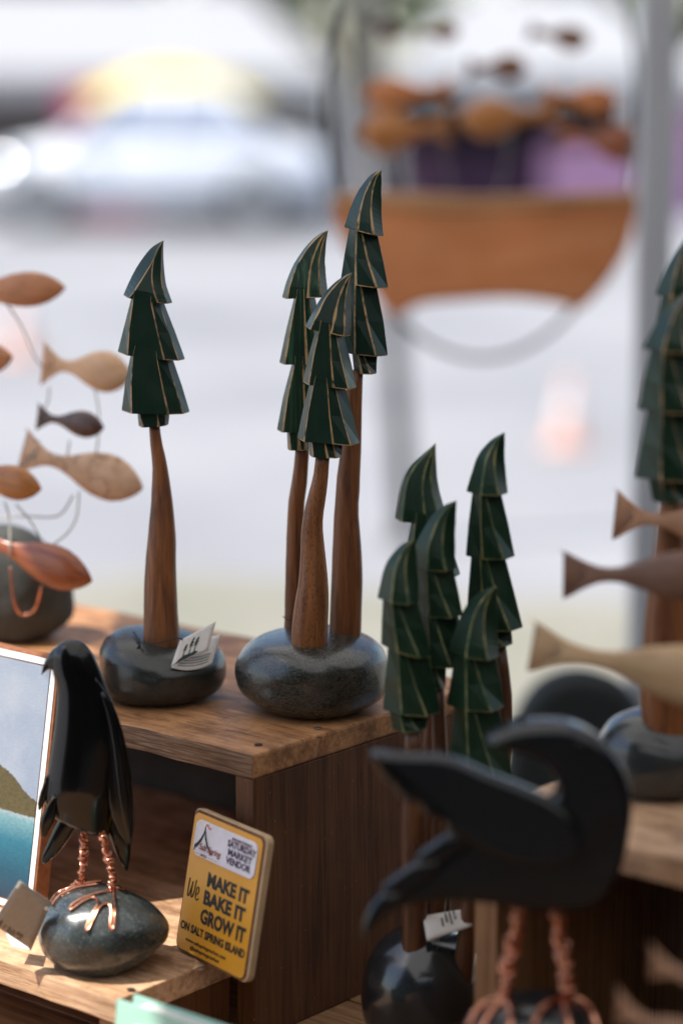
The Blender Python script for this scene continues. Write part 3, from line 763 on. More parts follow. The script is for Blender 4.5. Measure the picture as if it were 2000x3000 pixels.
fish(school, (122, 1432), (-150, 1370), 52, 1.90, 1.93, 'fish_orange', eye=(38, 1418))
fish(school, (270, 1702), (-95, 1560), 66, 1.88, 1.92, 'fish_red', tailh=.95)
fish(school, (38, 1046), (-200, 1060), 46, 1.97, 2.0, 'fish_cherry')
wm = [[(20, 890, 1.97), (60, 950, 1.98), (100, 1040, 1.98), (128, 1080, 1.98)],
      [(278, 1135, 1.97), (290, 1210, 1.965), (288, 1290, 1.95), (278, 1345, 1.94)],
      [(205, 1290, 1.94), (196, 1340, 1.94), (180, 1370, 1.94)],
      [(232, 1440, 1.93), (226, 1510, 1.92), (200, 1560, 1.91), (150, 1600, 1.90)],
      [(215, 1450, 1.93), (185, 1500, 1.93), (150, 1515, 1.93), (60, 1512, 1.94), (-20, 1520, 1.95)],
      [(15, 1470, 1.91), (28, 1520, 1.91), (30, 1600, 1.90), (28, 1640, 1.90)],
      [(48, 1478, 1.91), (85, 1520, 1.905), (110, 1560, 1.90), (128, 1600, 1.90)],
      [(145, 1135, 1.97), (140, 1180, 1.96), (112, 1220, 1.955)],
      [(115, 1290, 1.95), (100, 1330, 1.94), (60, 1365, 1.93), (40, 1380, 1.92)]]
for path in wm:
    MB().tube(smooth_pts([P(*q) for q in path], 5), .00075, 6).build('wire', 'dull_wire', school)
MB().tube(smooth_pts([P(32, 1660, 1.90), P(38, 1730, 1.905), P(50, 1785, 1.91), P(75, 1802, 1.915), P(105, 1780, 1.91), P(122, 1718, 1.90)], 5), .0011, 6).build('wire', 'copper', school)
# school on the right
qr = onz(2330, 2545, ZT)
school2 = thing('fish_carving', 'three carved wooden fish on wires reaching in from the right above the riser', 'carving', Vector((qr.x, qr.y, ZT)), 'carved wooden fish on wires')
rock('stone', Vector((qr.x, qr.y, ZT + .030)), (.05, .045, .034), 'stone_rough_grey', school2, 31, .08)
dq = depth(qr)
fish(school2, (2230, 1565), (1792, 1505), 66, 1.47, 1.53, 'fish_tan', tailh=1.25, thick=.5)
fish(school2, (2180, 1690), (1640, 1682), 78, 1.42, 1.49, 'fish_brown', tailh=1.02, thick=.5)
fish(school2, (2260, 2030), (1545, 1890), 96, 1.38, 1.46, 'fish_pale', tailh=.9, thick=.5)
def wire_to(par, a, base):
    p0 = P(*a); p1 = base
    MB().tube(smooth_pts([p0, p0.lerp(p1, .5) + Vector((.02, 0, .01)), p1], 6), .0009, 6).build('wire', 'copper', par)
for a, dx in (((2120, 1600, 1.47), -.012), ((2080, 1720, 1.43), 0), ((2130, 2030, 1.40), .012)): wire_to(school2, a, Vector((qr.x + dx, qr.y, ZT + .058)))
qs = onz(2420, 3190, ZTAB)
school3 = thing('fish_carving', 'two pale carved fish with forked tails in the bottom right corner', 'carving', Vector((qs.x, qs.y, ZTAB)), 'carved wooden fish on wires')
rock('stone', Vector((qs.x, qs.y, ZTAB + .026)), (.045, .04, .030), 'stone_rough_grey', school3, 32, .08)
fish(school3, (2220, 2950), (1900, 2815), 60, 1.20, 1.28, 'fish_tan', tailh=1.0)
fish(school3, (2110, 3110), (1800, 2945), 66, 1.22, 1.30, 'fish_tan', tailh=1.0)
for a, dx in (((2150, 2900, 1.22), -.008), ((2060, 3080, 1.24), .008)): wire_to(school3, a, Vector((qs.x + dx, qs.y, ZTAB + .05)))

# ------------------------------------------------------------------ perched raven, left
qv = onz(305, 2826, ZL)
raven = thing('raven_carving', 'glossy black carved raven perched on copper wire legs on a speckled stone', 'carving', Vector((qv.x, qv.y, ZL)), 'carved black ravens')
dv = depth(qv); px = dv / FPX
def tw_v(q, d):
    if q.x > 0: q.z *= 1 - .36 * d.x ** 1.5
    if d.z > 0 and d.x < .2: q.z *= 1.06
    return q
rv = Vector((qv.x, qv.y, ZL + .0250))
rk, hitV, zm = rock('stone', rv, (190 * px, .040, .0282), 'stone_speckled', raven, 41, .05, 0, tw_v, full=2.35)
Yv = qv.y + .008
def seg(L, R_, Y, n, sides, dfac, matn, name, parent, power=.9, nv=4, dfun=None, dvec=Vector((0, 1, 0))):
    vs, fs = loft(ypts(L, Y, nv), ypts(R_, Y, nv), n, sides, dfac, dvec, power=power, dfun=dfun)
    return MB().add(vs, fs).build(name, matn, parent)
body = seg([(206, 1873), (178, 1884), (158, 1905), (152, 1935), (157, 1973), (165, 1996), (169, 2031), (166, 2079), (160, 2137), (150, 2206), (138, 2285), (131, 2345), (150, 2388)],
    [(211, 1873), (240, 1879), (261, 1898), (277, 1923), (294, 1960), (310, 2002), (327, 2048), (341, 2092), (350, 2140), (353, 2190), (350, 2260), (342, 2350), (318, 2455)], Yv, 48, 32, .5, 'black_lacquer', 'body', raven, 1.0,
    dfun=lambda t, h: (h * .66 if h < .012 else .0079 + (h - .012) * .42) * (1 if t < .8 else 1 - .35 * (t - .8) / .2))
seg([(172, 1888), (150, 1908), (134, 1934), (126, 1956), (122, 1976)], [(176, 1975), (160, 1968), (146, 1961), (135, 1966), (124, 1977)], Yv, 12, 14, .5, 'black_lacquer', 'beak', raven, .9)
wing = seg([(272, 1985), (277, 2040), (288, 2120), (302, 2200), (312, 2290), (322, 2370), (340, 2424), (380, 2482)],
    [(277, 1982), (300, 2010), (329, 2056), (356, 2128), (378, 2221), (389, 2330), (394, 2408), (384, 2482)], Yv - .0065, 30, 18, .30, 'black_lacquer', 'wing', raven, .75)
seg([(296, 2030), (316, 2100), (332, 2190), (343, 2290), (356, 2380), (380, 2470)], [(304, 2026), (334, 2092), (358, 2180), (372, 2290), (382, 2380), (386, 2472)], Yv - .0125, 22, 12, .34, 'black_lacquer', 'wing_ridge', raven)
seg([(312, 2350), (316, 2420), (332, 2480), (352, 2525), (370, 2551)], [(330, 2345), (352, 2400), (380, 2455), (383, 2500), (374, 2552)], Yv + .002, 14, 12, .22, 'black_lacquer', 'feather', raven)
seg([(136, 2270), (121, 2318), (112, 2358), (114, 2375)], [(150, 2275), (140, 2330), (126, 2364), (116, 2376)], Yv - .004, 12, 10, .35, 'black_lacquer', 'feather', raven)
seg([(156, 2330), (128, 2380), (119, 2415), (121, 2448), (128, 2455)], [(168, 2335), (162, 2400), (146, 2430), (136, 2452), (130, 2456)], Yv - .009, 14, 10, .35, 'black_lacquer', 'feather', raven)
seg([(182, 2385), (160, 2425), (140, 2470), (123, 2510), (125, 2531)], [(228, 2395), (222, 2425), (195, 2470), (160, 2512), (130, 2533)], Yv + .006, 16, 12, .3, 'black_lacquer', 'tail', raven)
def rimline(pts, Y, r=.00045):
    MB().tube(ypts(pts, Y, 5), r, 6).build('feather_edge', 'feather_rim', raven)
rimline([(133, 2290), (120, 2322), (112, 2358)], Yv - .0075); rimline([(157, 2337), (130, 2378), (120, 2412), (122, 2446)], Yv - .0130, .0004)
rnd = random.Random(4)
def wire_leg(parent, pts, r, wr, turns, wires=2, bulges=(), nm='leg'):
    mb = MB(); path = smooth_pts(pts, 14); n = len(path)
    for k in range(2): mb.tube([q + Vector((.8 * wr * (1 if k else -1), 0, 0)) for q in path], wr, 7)
    for w in range(wires):
        hp = []
        m_ = n * 5
        for i in range(m_):
            t = i / (m_ - 1); j = min(n - 2, int(t * (n - 1))); q = path[j].lerp(path[j + 1], t * (n - 1) - j)
            a = 2 * math.pi * (turns * t + .5 * math.sin(t * 9 + w * 2)) + w * 2.4
            rr = r * (.85 + .35 * math.sin(t * 15 + w * 3) + sum(h * math.exp(-((t - c) / .06) ** 2) for c, h in bulges))
            hp.append(q + Vector((math.cos(a) * rr, math.sin(a) * rr, math.sin(a * 1.3 + w) * wr * 1.6)))
        mb.tube(hp, wr, 7)
    return mb.build(nm, 'copper', parent)
W = .00085
wire_leg(raven, [ony(251, 2400, Yv), ony(247, 2450, Yv), ony(246, 2500, Yv), ony(243, 2550, Yv), ony(236, 2600, Yv)], .0023, W, 9, 2, ((.12, .3), (.5, .5), (.9, .6)))
wire_leg(raven, [ony(298, 2440, Yv - .006), ony(312, 2490, Yv - .006), ony(325, 2540, Yv - .006), ony(331, 2580, Yv - .006), ony(333, 2610, Yv - .008)], .0022, W, 10, 2, ((.4, .4), (.75, .5)))
def wire_on(parent, pts, wr, hit, dd, nm='foot', lift=1.1, sm=5):
    mb = MB()
    for path in pts: mb.tube(smooth_pts([on_surface(hit, x, y, wr * lift, dd) for x, y in path], sm), wr, 8)
    return mb.build(nm, 'copper', parent)
wire_on(raven, [[(331, 2600), (322, 2613), (275, 2625), (232, 2642), (209, 2661), (214, 2667), (245, 2645), (275, 2634), (288, 2645), (282, 2665), (255, 2718), (263, 2722), (288, 2670), (305, 2653), (320, 2654), (326, 2672), (323, 2718), (332, 2720), (336, 2665), (332, 2608)],
                [(315, 2598), (345, 2608), (366, 2612)]], W * 1.15, hitV, dv, lift=1.6)
wire_on(raven, [[(300, 2588), (268, 2592), (239, 2597), (206, 2607), (176, 2620), (160, 2636), (153, 2652)], [(290, 2596), (239, 2603), (208, 2613), (182, 2626), (166, 2642), (158, 2656)],
                [(222, 2588), (212, 2600), (240, 2598)]], W * 1.15, hitV, dv, lift=1.6)

# ------------------------------------------------------------------ raven with a spread wing, right foreground
DF = 1.425
Yf = P(1500, 2450, DF).y
raven2 = thing('raven_carving', 'large black carved raven with outstretched wing in the right foreground', 'carving', Vector((P(1550, 2980, DF).x, Yf, ZTAB)), 'carved black ravens')
ob = ypts([(1062, 2730), (1086, 2652), (1136, 2606), (1210, 2556), (1262, 2516), (1320, 2470), (1400, 2405), (1500, 2372), (1590, 2350), (1628, 2320), (1622, 2268), (1590, 2226), (1540, 2205), (1490, 2192), (1425, 2165),
           (1474, 2130), (1535, 2113), (1644, 2110), (1717, 2134), (1775, 2180), (1822, 2244), (1845, 2322), (1840, 2413), (1822, 2510), (1796, 2577), (1760, 2626), (1704, 2650), (1595, 2656), (1474, 2638), (1322, 2626), (1201, 2638), (1122, 2670)], Yf, 1)
ob = smooth_pts(ob, 3, True)
vs, fs = plate(ob, .026, .0060, steps=4); MB().add(vs, fs).build('body', 'black_satin', raven2)
ow = smooth_pts(ypts([(1090, 2201), (1200, 2204), (1310, 2211), (1425, 2260), (1530, 2300), (1622, 2346), (1700, 2430), (1690, 2510), (1600, 2540), (1480, 2520), (1380, 2470), (1330, 2436), (1304, 2420), (1300, 2398), (1262, 2392), (1232, 2372), (1222, 2350), (1190, 2346), (1158, 2318), (1148, 2296), (1126, 2284), (1104, 2246)], Yf - .017, 1), 3, True)
vs, fs = plate(ow, .014, .0045, steps=4); MB().add(vs, fs).build('wing', 'black_satin', raven2)
for fp in ([(1116, 2600), (1170, 2556), (1240, 2514), (1290, 2520), (1260, 2566), (1180, 2612)], [(1218, 2510), (1270, 2468), (1325, 2434), (1390, 2440), (1350, 2490), (1268, 2530)], [(1060, 2722), (1080, 2660), (1125, 2612), (1180, 2610), (1140, 2668), (1090, 2710)]):
    vs, fs = plate(smooth_pts(ypts(fp, Yf - .012, 1), 3, True), .010, .0035, steps=3); MB().add(vs, fs).build('feather', 'black_satin', raven2)
e_ = MB(); e_.add(*sphere_mesh(ony(1700, 2185, Yf - .015), .0026, 12, 8, (1, .5, 1))); e_.build('eye', 'black_lacquer', raven2)
fz = P(1550, 2985, DF)
rk, hitF, zm = rock('stone', Vector((fz.x + .004, Yf, fz.z - .030)), (.045, .040, .036), 'stone_black_gloss', raven2, 51, .03)
wire_leg(raven2, [ony(1525, 2640, Yf), ony(1510, 2740, Yf), ony(1490, 2830, Yf), ony(1482, 2925, Yf), ony(1480, 2965, Yf)], .0036, .0015, 8, 2, ((.45, .3),))
wire_leg(raven2, [ony(1628, 2640, Yf), ony(1640, 2740, Yf), ony(1655, 2830, Yf), ony(1668, 2925, Yf), ony(1672, 2965, Yf)], .0036, .0015, 9, 2, ((.6, .3),))
wire_on(raven2, [[(1480, 2935), (1430, 2945), (1396, 2975), (1380, 3015)], [(1480, 2940), (1450, 2960), (1425, 3000), (1415, 3040)], [(1482, 2940), (1495, 2970), (1497, 3010), (1490, 3050)]], .0022, hitF, DF, lift=1.0)
wire_on(raven2, [[(1668, 2930), (1620, 2940), (1580, 2970), (1560, 3015)], [(1668, 2930), (1650, 2955), (1660, 3000), (1665, 3040)], [(1668, 2930), (1705, 2945), (1730, 2980), (1745, 3030)]], .0022, hitF, DF, lift=1.0)
# block the foreground raven stands on
zb = fz.z - .030 - .036 * .88
bl = thing('wood_block', 'low wooden block under the foreground raven stone', 'block', Vector((fz.x, Yf, ZTAB)))
board('block', fz - E1 * .05 - E2 * .055, .10, .11, ZTAB, zb, 'stile_wood', bl, .002, 2, 60, .0004, 2)

# ------------------------------------------------------------------ painting leaning on the riser, left
BRp = onz(97, 2688, ZL + .0005)
def solve_perp(x, y, base, axis):
    r = ray(x, y); return C0 + r * ((base - C0).dot(axis) / r.dot(axis))
TRp = solve_perp(176, 1929, BRp, E2)
V_ = (TRp - BRp); Hp = V_.length; V_.normalize()
Npn = E2.cross(V_).normalized()
if Npn.dot(C0 - BRp) < 0: Npn = -Npn
pic = thing('painting', 'unframed seascape painting with a white border leaning at the left', 'painting', BRp)
Wp, Tp_ = .17, .0135
def pbox(u0, u1, v0, v1, n0, n1, name, matn, parent, bev=0):
    mb = MB(); vs = [BRp + E2 * u + V_ * v + Npn * n for n in (n0, n1) for (u, v) in ((u0, v0), (u1, v0), (u1, v1), (u0, v1))]
    mb.add(vs, [(0, 1, 2, 3), (4, 5, 6, 7), (0, 1, 5, 4), (1, 2, 6, 5), (2, 3, 7, 6), (3, 0, 4, 7)], 0, False)
    return mb.build(name, matn, parent, bevel=bev)
m, nt, b = mat('seascape')
uv = N(nt, 'ShaderNodeUVMap'); sp = N(nt, 'ShaderNodeSeparateXYZ'); nt.links.new(uv.outputs[0], sp.inputs[0])
nz = noise_tex(nt, coords(nt, (1, 1, 1)), 22, 5); nfine = noise_tex(nt, coords(nt, (2, 2, 5)), 160, 5, .7)
def mth(op, a, c):
    q = N(nt, 'ShaderNodeMath', operation=op)
    for s_, v in ((q.inputs[0], a), (q.inputs[1], c)):
        if hasattr(v, 'links'): nt.links.new(v, s_)
        else: s_.default_value = v
    return q.outputs[0]
vv = mth('ADD', sp.outputs[1], mth('MULTIPLY', mth('SUBTRACT', nfine, .5), .03))
skyc = ramp(nt, nz, [(.3, (.18, .225, .30)), (.7, (.27, .30, .355))])
skyc = mixc(nt, .35, skyc, ramp(nt, nfine, [(.3, (.72, .76, .8)), (.7, (1.2, 1.18, 1.15))]), 'MULTIPLY')
seac = ramp(nt, vv, [(.0, (.008, .025, .05)), (.12, (.0, .055, .095)), (.25, (.01, .115, .17)), (.34, (.12, .25, .28)), (.37, (.28, .33, .36))])
seac = mixc(nt, .6, seac, ramp(nt, nfine, [(.3, (.55, .6, .65)), (.7, (1.35, 1.3, 1.25))]), 'MULTIPLY')
hill = mixc(nt, ramp(nt, nfine, [(.35, (0, 0, 0)), (.7, (1, 1, 1))]), (.032, .03, .01), (.11, .075, .016))
hill_top = mth('ADD', .445, mth('MULTIPLY', sp.outputs[0], .34))
hill_top = mth('ADD', hill_top, mth('MULTIPLY', mth('SUBTRACT', nz, .5), .10))
is_sky = mth('GREATER_THAN', vv, hill_top); is_sea = mth('LESS_THAN', vv, .365)
cc = mixc(nt, is_sky, hill, skyc); cc = mixc(nt, is_sea, cc, seac)
nt.links.new(cc, b.inputs['Base Color']); b.inputs['Roughness'].default_value = .6; bump(nt, b, nfine, .3, .0006)
wood('panel_rim', (.16, .055, .025), (.26, .10, .045), (.34, .15, .075), (4, 30, 30), 4, .55, .3, .1)
pbox(0, Wp, 0, Hp, -Tp_, 0, 'panel', 'panel_rim', pic, .0008)
bw = .0068
pbox(.0022, Wp - .0022, Hp - bw, Hp - .0022, .0002, .0008, 'white_border', 'white_card', pic)
pbox(.0022, bw, .0022, Hp - bw - .0004, .0002, .0008, 'white_border', 'white_card', pic)
pbox(Wp - bw, Wp - .0022, .0022, Hp - bw - .0004, .0002, .0008, 'white_border', 'white_card', pic)
pbox(bw + .0004, Wp - bw - .0004, .0022, bw, .0002, .0008, 'white_border', 'white_card', pic)
u0, u1, v0, v1 = bw + .0012, Wp - bw - .0012, bw + .0012, Hp - bw - .0012
pc = pbox(u0, u1, v0, v1, .0002, .0007, 'canvas', 'seascape', pic)
uvl = pc.data.uv_layers.new(name='UVMap')
for lp in pc.data.loops:
    w_ = pc.data.vertices[lp.vertex_index].co + BRp - BRp
    uvl.data[lp.index].uv = ((w_.dot(E2) - u0) / (u1 - u0), (w_.dot(V_) - v0) / (v1 - v0))

# ------------------------------------------------------------------ vendor sign
sBL = onz(513, 2776, ZL + .001); sBR = onz(724, 2884, ZL + .001)
U_ = (sBR - sBL); SW = U_.length; U_.normalize()
sTL = solve_perp(573, 2362, sBL, U_)
SV = sTL - sBL; SH = SV.length; SV.normalize(); SN = U_.cross(SV).normalized()
sign = thing('vendor_sign', 'yellow vendor sign with white plate leaning against the riser', 'sign', sBL)
def spt(u, v, n=0): return sBL + U_ * (u * SW) + SV * (v * SH) + SN * n
def rrect(u0, u1, v0, v1, rad, n=6):
    out = []
    for cu, cv, a0 in ((u1 * SW - rad, v1 * SH - rad, 0), (u0 * SW + rad, v1 * SH - rad, 90), (u0 * SW + rad, v0 * SH + rad, 180), (u1 * SW - rad, v0 * SH + rad, 270)):
        for i in range(n + 1):
            a = R(a0 + 90 * i / n); out.append(sBL + U_ * (cu + rad * math.cos(a)) + SV * (cv + rad * math.sin(a)))
    return out
TSG = .0056
def splate(u0, u1, v0, v1, rad, n0, n1, bev, name, matn):
    o = [q + SN * ((n0 + n1) / 2) for q in rrect(u0, u1, v0, v1, rad)]
    vs, fs = plate(o, n1 - n0, bev, SN, 2); ob_ = MB().add(vs, fs, 0, False).build(name, matn, sign); return ob_
splate(0, 1, 0, 1, .006, -TSG, 0, .0008, 'board', 'sign_edge')
splate(.012, .975, .008, .990, .0055, .0001, .0005, .0001, 'rim', 'sign_rim')
splate(.028, .955, .018, .972, .005, .0006, .0010, .0001, 'face', 'sign_yellow')
splate(.075, .915, .685, .935, .006, .0011, .0021, .0003, 'plate', 'sign_plate')
def smat(u, v, n): 
    o = spt(u, v, n); return Matrix(((U_.x, SV.x, SN.x, o.x), (U_.y, SV.y, SN.y, o.y), (U_.z, SV.z, SN.z, o.z), (0, 0, 0, 1)))
def stext(body, u, v, width, cap, matn, bold=0, shear=0, n=.0012, sp=1.0):
    """fit: width as share of the sign, cap height as share of its height"""
    size = cap * SH / .73
    o = text_mesh('lettering', body, Matrix.Identity(4), size, matn, sign, 'CENTER', bold * size, shear, 1, .0001, sp)
    off = Vector(sign.location)
    me = o.data; me.transform(Matrix.Translation(off)); xs_ = [q.co.x for q in me.vertices]; ys_ = [q.co.y for q in me.vertices]
    w = max(xs_) - min(xs_); sx = width * SW / w
    cx, cy = (max(xs_) + min(xs_)) / 2, (max(ys_) + min(ys_)) / 2
    me.transform(Matrix.Translation((-cx, -cy, 0))); me.transform(Matrix.Diagonal((sx, 1, 1, 1))); me.transform(smat(u, v, n)); me.transform(Matrix.Translation(-off))
    return o
for body, u, v, w, cap, bd in (('MAKE IT', .60, .560, .56, .094, .042), ('BAKE IT', .585, .433, .56, .094, .042), ('GROW IT', .60, .302, .61, .098, .042), ('ON SALT SPRING ISLAND', .49, .185, .88, .056, .036)):
    stext(body, u, v, w, cap, 'ink_black', bd)
stext('www.saltspringmarket.com', .42, .098, .55, .026, 'ink_black', .006)
stext('@saltspringmarket', .42, .056, .40, .026, 'ink_black', .006)
for body, u, v, w, cap, bd in (('REGISTERED', .715, .899, .27, .017, .02), ('SATURDAY', .72, .861, .38, .046, .03), ('MARKET', .71, .803, .32, .046, .03), ('VENDOR', .70, .746, .33, .046, .03)):
    stext(body, u, v, w, cap, 'ink_purple', bd, 0, .0023)
stext('Salt Spring', .315, .752, .30, .046, 'ink_red', .004, .35, .0027)
stext('2023', .235, .703, .085, .017, 'ink_red', .012, 0, .0023)
def sline(pts, r, matn, n, name='line', rr=None):
    MB().tube(smooth_pts([spt(u, v, n) for u, v in pts], 6), r, 6).build(name, matn, sign)
for a, c in ((.105, .18), (.29, .42)): sline([(a, .703), ((a + c) / 2, .703), (c, .703)], .00012, 'ink_orange', .0022)
sline([(.56, .884), (.70, .884), (.87, .884)], .00012, 'ink_orange', .0022)
# tent emblem and flag
def spoly(pts, n, matn, name):
    o = [spt(u, v, n) for u, v in pts]; vs, fs = plate(o, .0002, .00005, SN, 1); MB().add(vs, fs, 0, False).build(name, matn, sign)
spoly([(.208, .905), (.216, .905), (.219, .875), (.205, .835), (.175, .785), (.135, .745), (.108, .735), (.104, .715), (.095, .716), (.098, .758), (.130, .775), (.165, .810), (.193, .85), (.205, .88)], .0023, 'ink_black', 'emblem')
spoly([(.214, .88), (.221, .88), (.240, .835), (.275, .785), (.345, .735), (.350, .728), (.325, .728), (.262, .775), (.228, .82)], .0025, 'ink_black', 'emblem')
spoly([(.212, .907), (.222, .922), (.245, .921), (.262, .905), (.285, .905), (.300, .910), (.280, .893), (.262, .892), (.248, .905), (.230, .908)], .0024, 'ink_orange', 'emblem_flag')
# handwritten "We"
for pts in ([(.085, .515), (.080, .45), (.085, .395), (.102, .40), (.122, .455), (.132, .50), (.128, .45), (.132, .40), (.147, .395), (.165, .44), (.176, .52)],
            [(.186, .425), (.215, .432), (.228, .455), (.216, .478), (.197, .468), (.188, .43), (.194, .398), (.215, .388), (.236, .405)]):
    sline(pts, .00042, 'ink_black', .0012, 'lettering')

# ------------------------------------------------------------------ mint green book
bk = P(346, 2927, 1.545)
book = thing('book', 'mint green booklet with a pale oval emblem at the bottom edge', 'book', Vector((bk.x, bk.y, ZTAB)))
UB = -E2; lean = Vector((E1.x * .10, E1.y * .10, 1)).normalized(); NB = UB.cross(lean).normalized()
if NB.dot(C0 - bk) < 0: NB = -NB
hb = (bk.z - ZTAB) / lean.z - .0005
def bbox(u0, u1, v0, v1, n0, n1, name, matn, bev=.0004):
    vs = [bk + UB * u - lean * v + NB * n for n in (n0, n1) for (u, v) in ((u0, v0), (u1, v0), (u1, v1), (u0, v1))]
    return MB().add(vs, [(0, 1, 2, 3), (4, 5, 6, 7), (0, 1, 5, 4), (1, 2, 6, 5), (2, 3, 7, 6), (3, 0, 4, 7)], 0, False).build(name, matn, book, bevel=bev)
bbox(0, .12, 0, hb, -.0012, .0012, 'front_cover', 'mint_cover')
bbox(0, .12, 0, hb, -.0165, -.0140, 'back_cover', 'mint_cover')
bbox(.0135, .1165, .0022, hb - .002, -.0138, -.0014, 'pages', 'page_paper', 0)
bbox(.1168, .12, 0, hb, -.0139, -.0013, 'spine', 'mint_cover')
oe = [bk + UB * (.026 + .016 * math.cos(a)) - lean * (.0205 + .0095 * math.sin(a)) + NB * .00165 for a in [2 * math.pi * i / 28 for i in range(28)]]
vs, fs = plate(oe, .0004, .0001, NB, 1); MB().add(vs, fs, 0, False).build('emblem', 'mint_emblem', book)

# ------------------------------------------------------------------ tags
def sheet(quad, n, bow, thick, nudge=Vector((0, -1, 0))):
    """curved paper: quad = TL, TR, BR, BL world points"""
    TL, TR, BR_, BL = quad; nv = (TR - TL).cross(BL - TL).normalized()
    if nv.dot(C0 - TL) < 0: nv = -nv
    top = []; 
    for j in range(n + 1):
        for i in range(n + 1):
            u, v = i / n, j / n; q = TL.lerp(TR, u).lerp(BL.lerp(BR_, u), v)
            top.append(q + nv * bow * 4 * v * (1 - v))
    k = n + 1; vs = top + [q - nv * thick for q in top]; o = k * k
    fs = [(j * k + i, j * k + i + 1, (j + 1) * k + i + 1, (j + 1) * k + i) for j in range(n) for i in range(n)]
    fs += [tuple(a + o for a in f)[::-1] for f in fs]
    rim = [i for i in range(k)] + [j * k + n for j in range(1, k)] + [n * k + i for i in range(n - 1, -1, -1)] + [j * k for j in range(n - 1, 0, -1)]
    fs += [(rim[i], rim[(i + 1) % len(rim)], rim[(i + 1) % len(rim)] + o, rim[i] + o) for i in range(len(rim))]
    return vs, fs, nv
# folded card on the single tree
dt = d_s - .045
ctag = thing('price_card', 'folded white card printed with three trees tied to the single tree trunk', 'tag', P(530, 1950, dt), 'tags tied to carvings')
q1 = (P(527, 1876, dt), P(633, 1820, dt + .004), P(610, 1904, dt), P(501, 1952, dt - .004))
vs, fs, nv = sheet(q1, 8, 0, .00035); MB().add(vs, fs).build('front_leaf', 'card_paper', ctag)
q2 = (P(536, 1884, dt + .012), P(646, 1858, dt + .016), P(622, 1942, dt + .008), P(502, 1955, dt - .003))
vs2, fs2, nv2 = sheet(q2, 8, 0, .00035)
k_ = 9
for j in range(k_):
    for i in range(k_):
        s_ = 4 * (i / 8) * (1 - i / 8) * (j / 8); vs2[j * k_ + i] -= cU * (.0035 * s_); vs2[81 + j * k_ + i] -= cU * (.0035 * s_)
MB().add(vs2, fs2).build('back_leaf', 'card_paper', ctag)
def ctp(u, v, n=.0004):
    TL, TR, BR_, BL = q1; return TL.lerp(TR, u).lerp(BL.lerp(BR_, u), v) + nv * n
def cpoly(pts, name='print', matn='ink_green_black', f=ctp, par=None, nn=None):
    o = [f(u, v) for u, v in pts]; v_, f_ = plate(o, .0001, .00002, nn or nv, 1); MB().add(v_, f_, 0, False).build(name, matn, par or ctag)
def minitree(u0, v0, v1, w):
    h = v1 - v0
    cpoly([(u0 + w * .4, v0), (u0 + w, v0 + h * .2), (u0 + w * .3, v0 + h * .2), (u0 + w * 1.1, v0 + h * .4), (u0 + w * .3, v0 + h * .42), (u0 + w * .9, v0 + h * .55), (u0 + w * .2, v0 + h * .56),
           (u0 + w * .45, v1), (u0 - w * .35, v1), (u0 - w * .05, v0 + h * .56), (u0 - w, v0 + h * .55), (u0 - w * .3, v0 + h * .42), (u0 - w * 1.0, v0 + h * .4), (u0 - w * .3, v0 + h * .2), (u0 - w * .7, v0 + h * .2)])
minitree(.27, .33, .80, .05); minitree(.43, .18, .82, .055); minitree(.57, .26, .82, .055)
cpoly([(.12, .98), (.17, .86), (.28, .78), (.45, .80), (.60, .80), (.70, .87), (.62, .93), (.30, .96)])
def ctp2(u, v, n=.0006):
    j = min(7, int(v * 8)); i = min(7, int(u * 8)); return vs2[j * k_ + i] + nv2 * n
for r_ in range(4):
    a = .60 + .09 * r_; mbp = MB(); mbp.tube([vs2[int(a * 8) * k_ + i] .lerp(vs2[min(8, int(a * 8) + 1) * k_ + i], a * 8 % 1) + nv2 * .0002 for i in range(1, 8)], .00025, 4); mbp.build('print', 'ink_green_black', ctag)
MB().tube(smooth_pts([P(408, 1870, dt + .02), P(420, 1886, dt + .005), P(470, 1882, dt - .003), P(520, 1870, dt - .002), P(535, 1874, dt)], 5), .00045, 6).build('thread', 'thread', ctag)
MB().tube(smooth_pts([P(392, 1852, dt + .03), P(402, 1868, dt + .02), P(410, 1888, dt + .012), P(402, 1900, dt + .01)], 5), .0007, 6).build('knot', 'thread', ctag)
MB().tube(smooth_pts([P(421, 1888, dt + .008), P(412, 1880, dt + .012), P(400, 1884, dt + .012)], 5), .0005, 6).build('knot', 'thread', ctag)
# price tag of the perched raven
d2 = dv - .012
ptag = thing('price_tag', 'paper price tag with a shade-toned front reading 120 dollars beside the speckled stone', 'tag', P(60, 2770, d2), 'tags tied to carvings')
q3 = [P(58.7, 2581, d2 - .036), P(152, 2644, d2 - .020), P(93, 2782, d2 + .002)]
n3 = (q3[1] - q3[0]).cross(q3[2] - q3[0]).normalized(); r3 = ray(-22, 2706); q3.append(C0 + r3 * ((q3[0] - C0).dot(n3) / r3.dot(n3)))
vs, fs, nv3 = sheet(q3, 6, 0, .0005); MB().add(vs, fs).build('front_leaf', 'shaded_card', ptag)
q4 = (P(40, 2600, d2 + .020), P(150, 2648, d2 + .010), P(93, 2783, d2 - .009), P(36, 2776, d2 - .006))
q4 = (P(-14, 2655, d2 + .020), P(75, 2715, d2 + .020), P(93, 2784, d2 + .003), P(36, 2775, d2 + .008))
vs, fs, _n = sheet(q4, 6, 0, .0005); MB().add(vs, fs).build('back_leaf', 'white_card', ptag)
MB().add(*sphere_mesh(P(138, 2662, d2 - .020), .0015, 12, 8, (1, .35, 1))).build('eyelet', 'white_card', ptag)
MB().tube(smooth_pts([P(139, 2662, d2 - .021), P(147, 2652, d2 - .014), P(157, 2642, d2 + .004)], 4), .0003, 6).build('thread', 'thread', ptag)
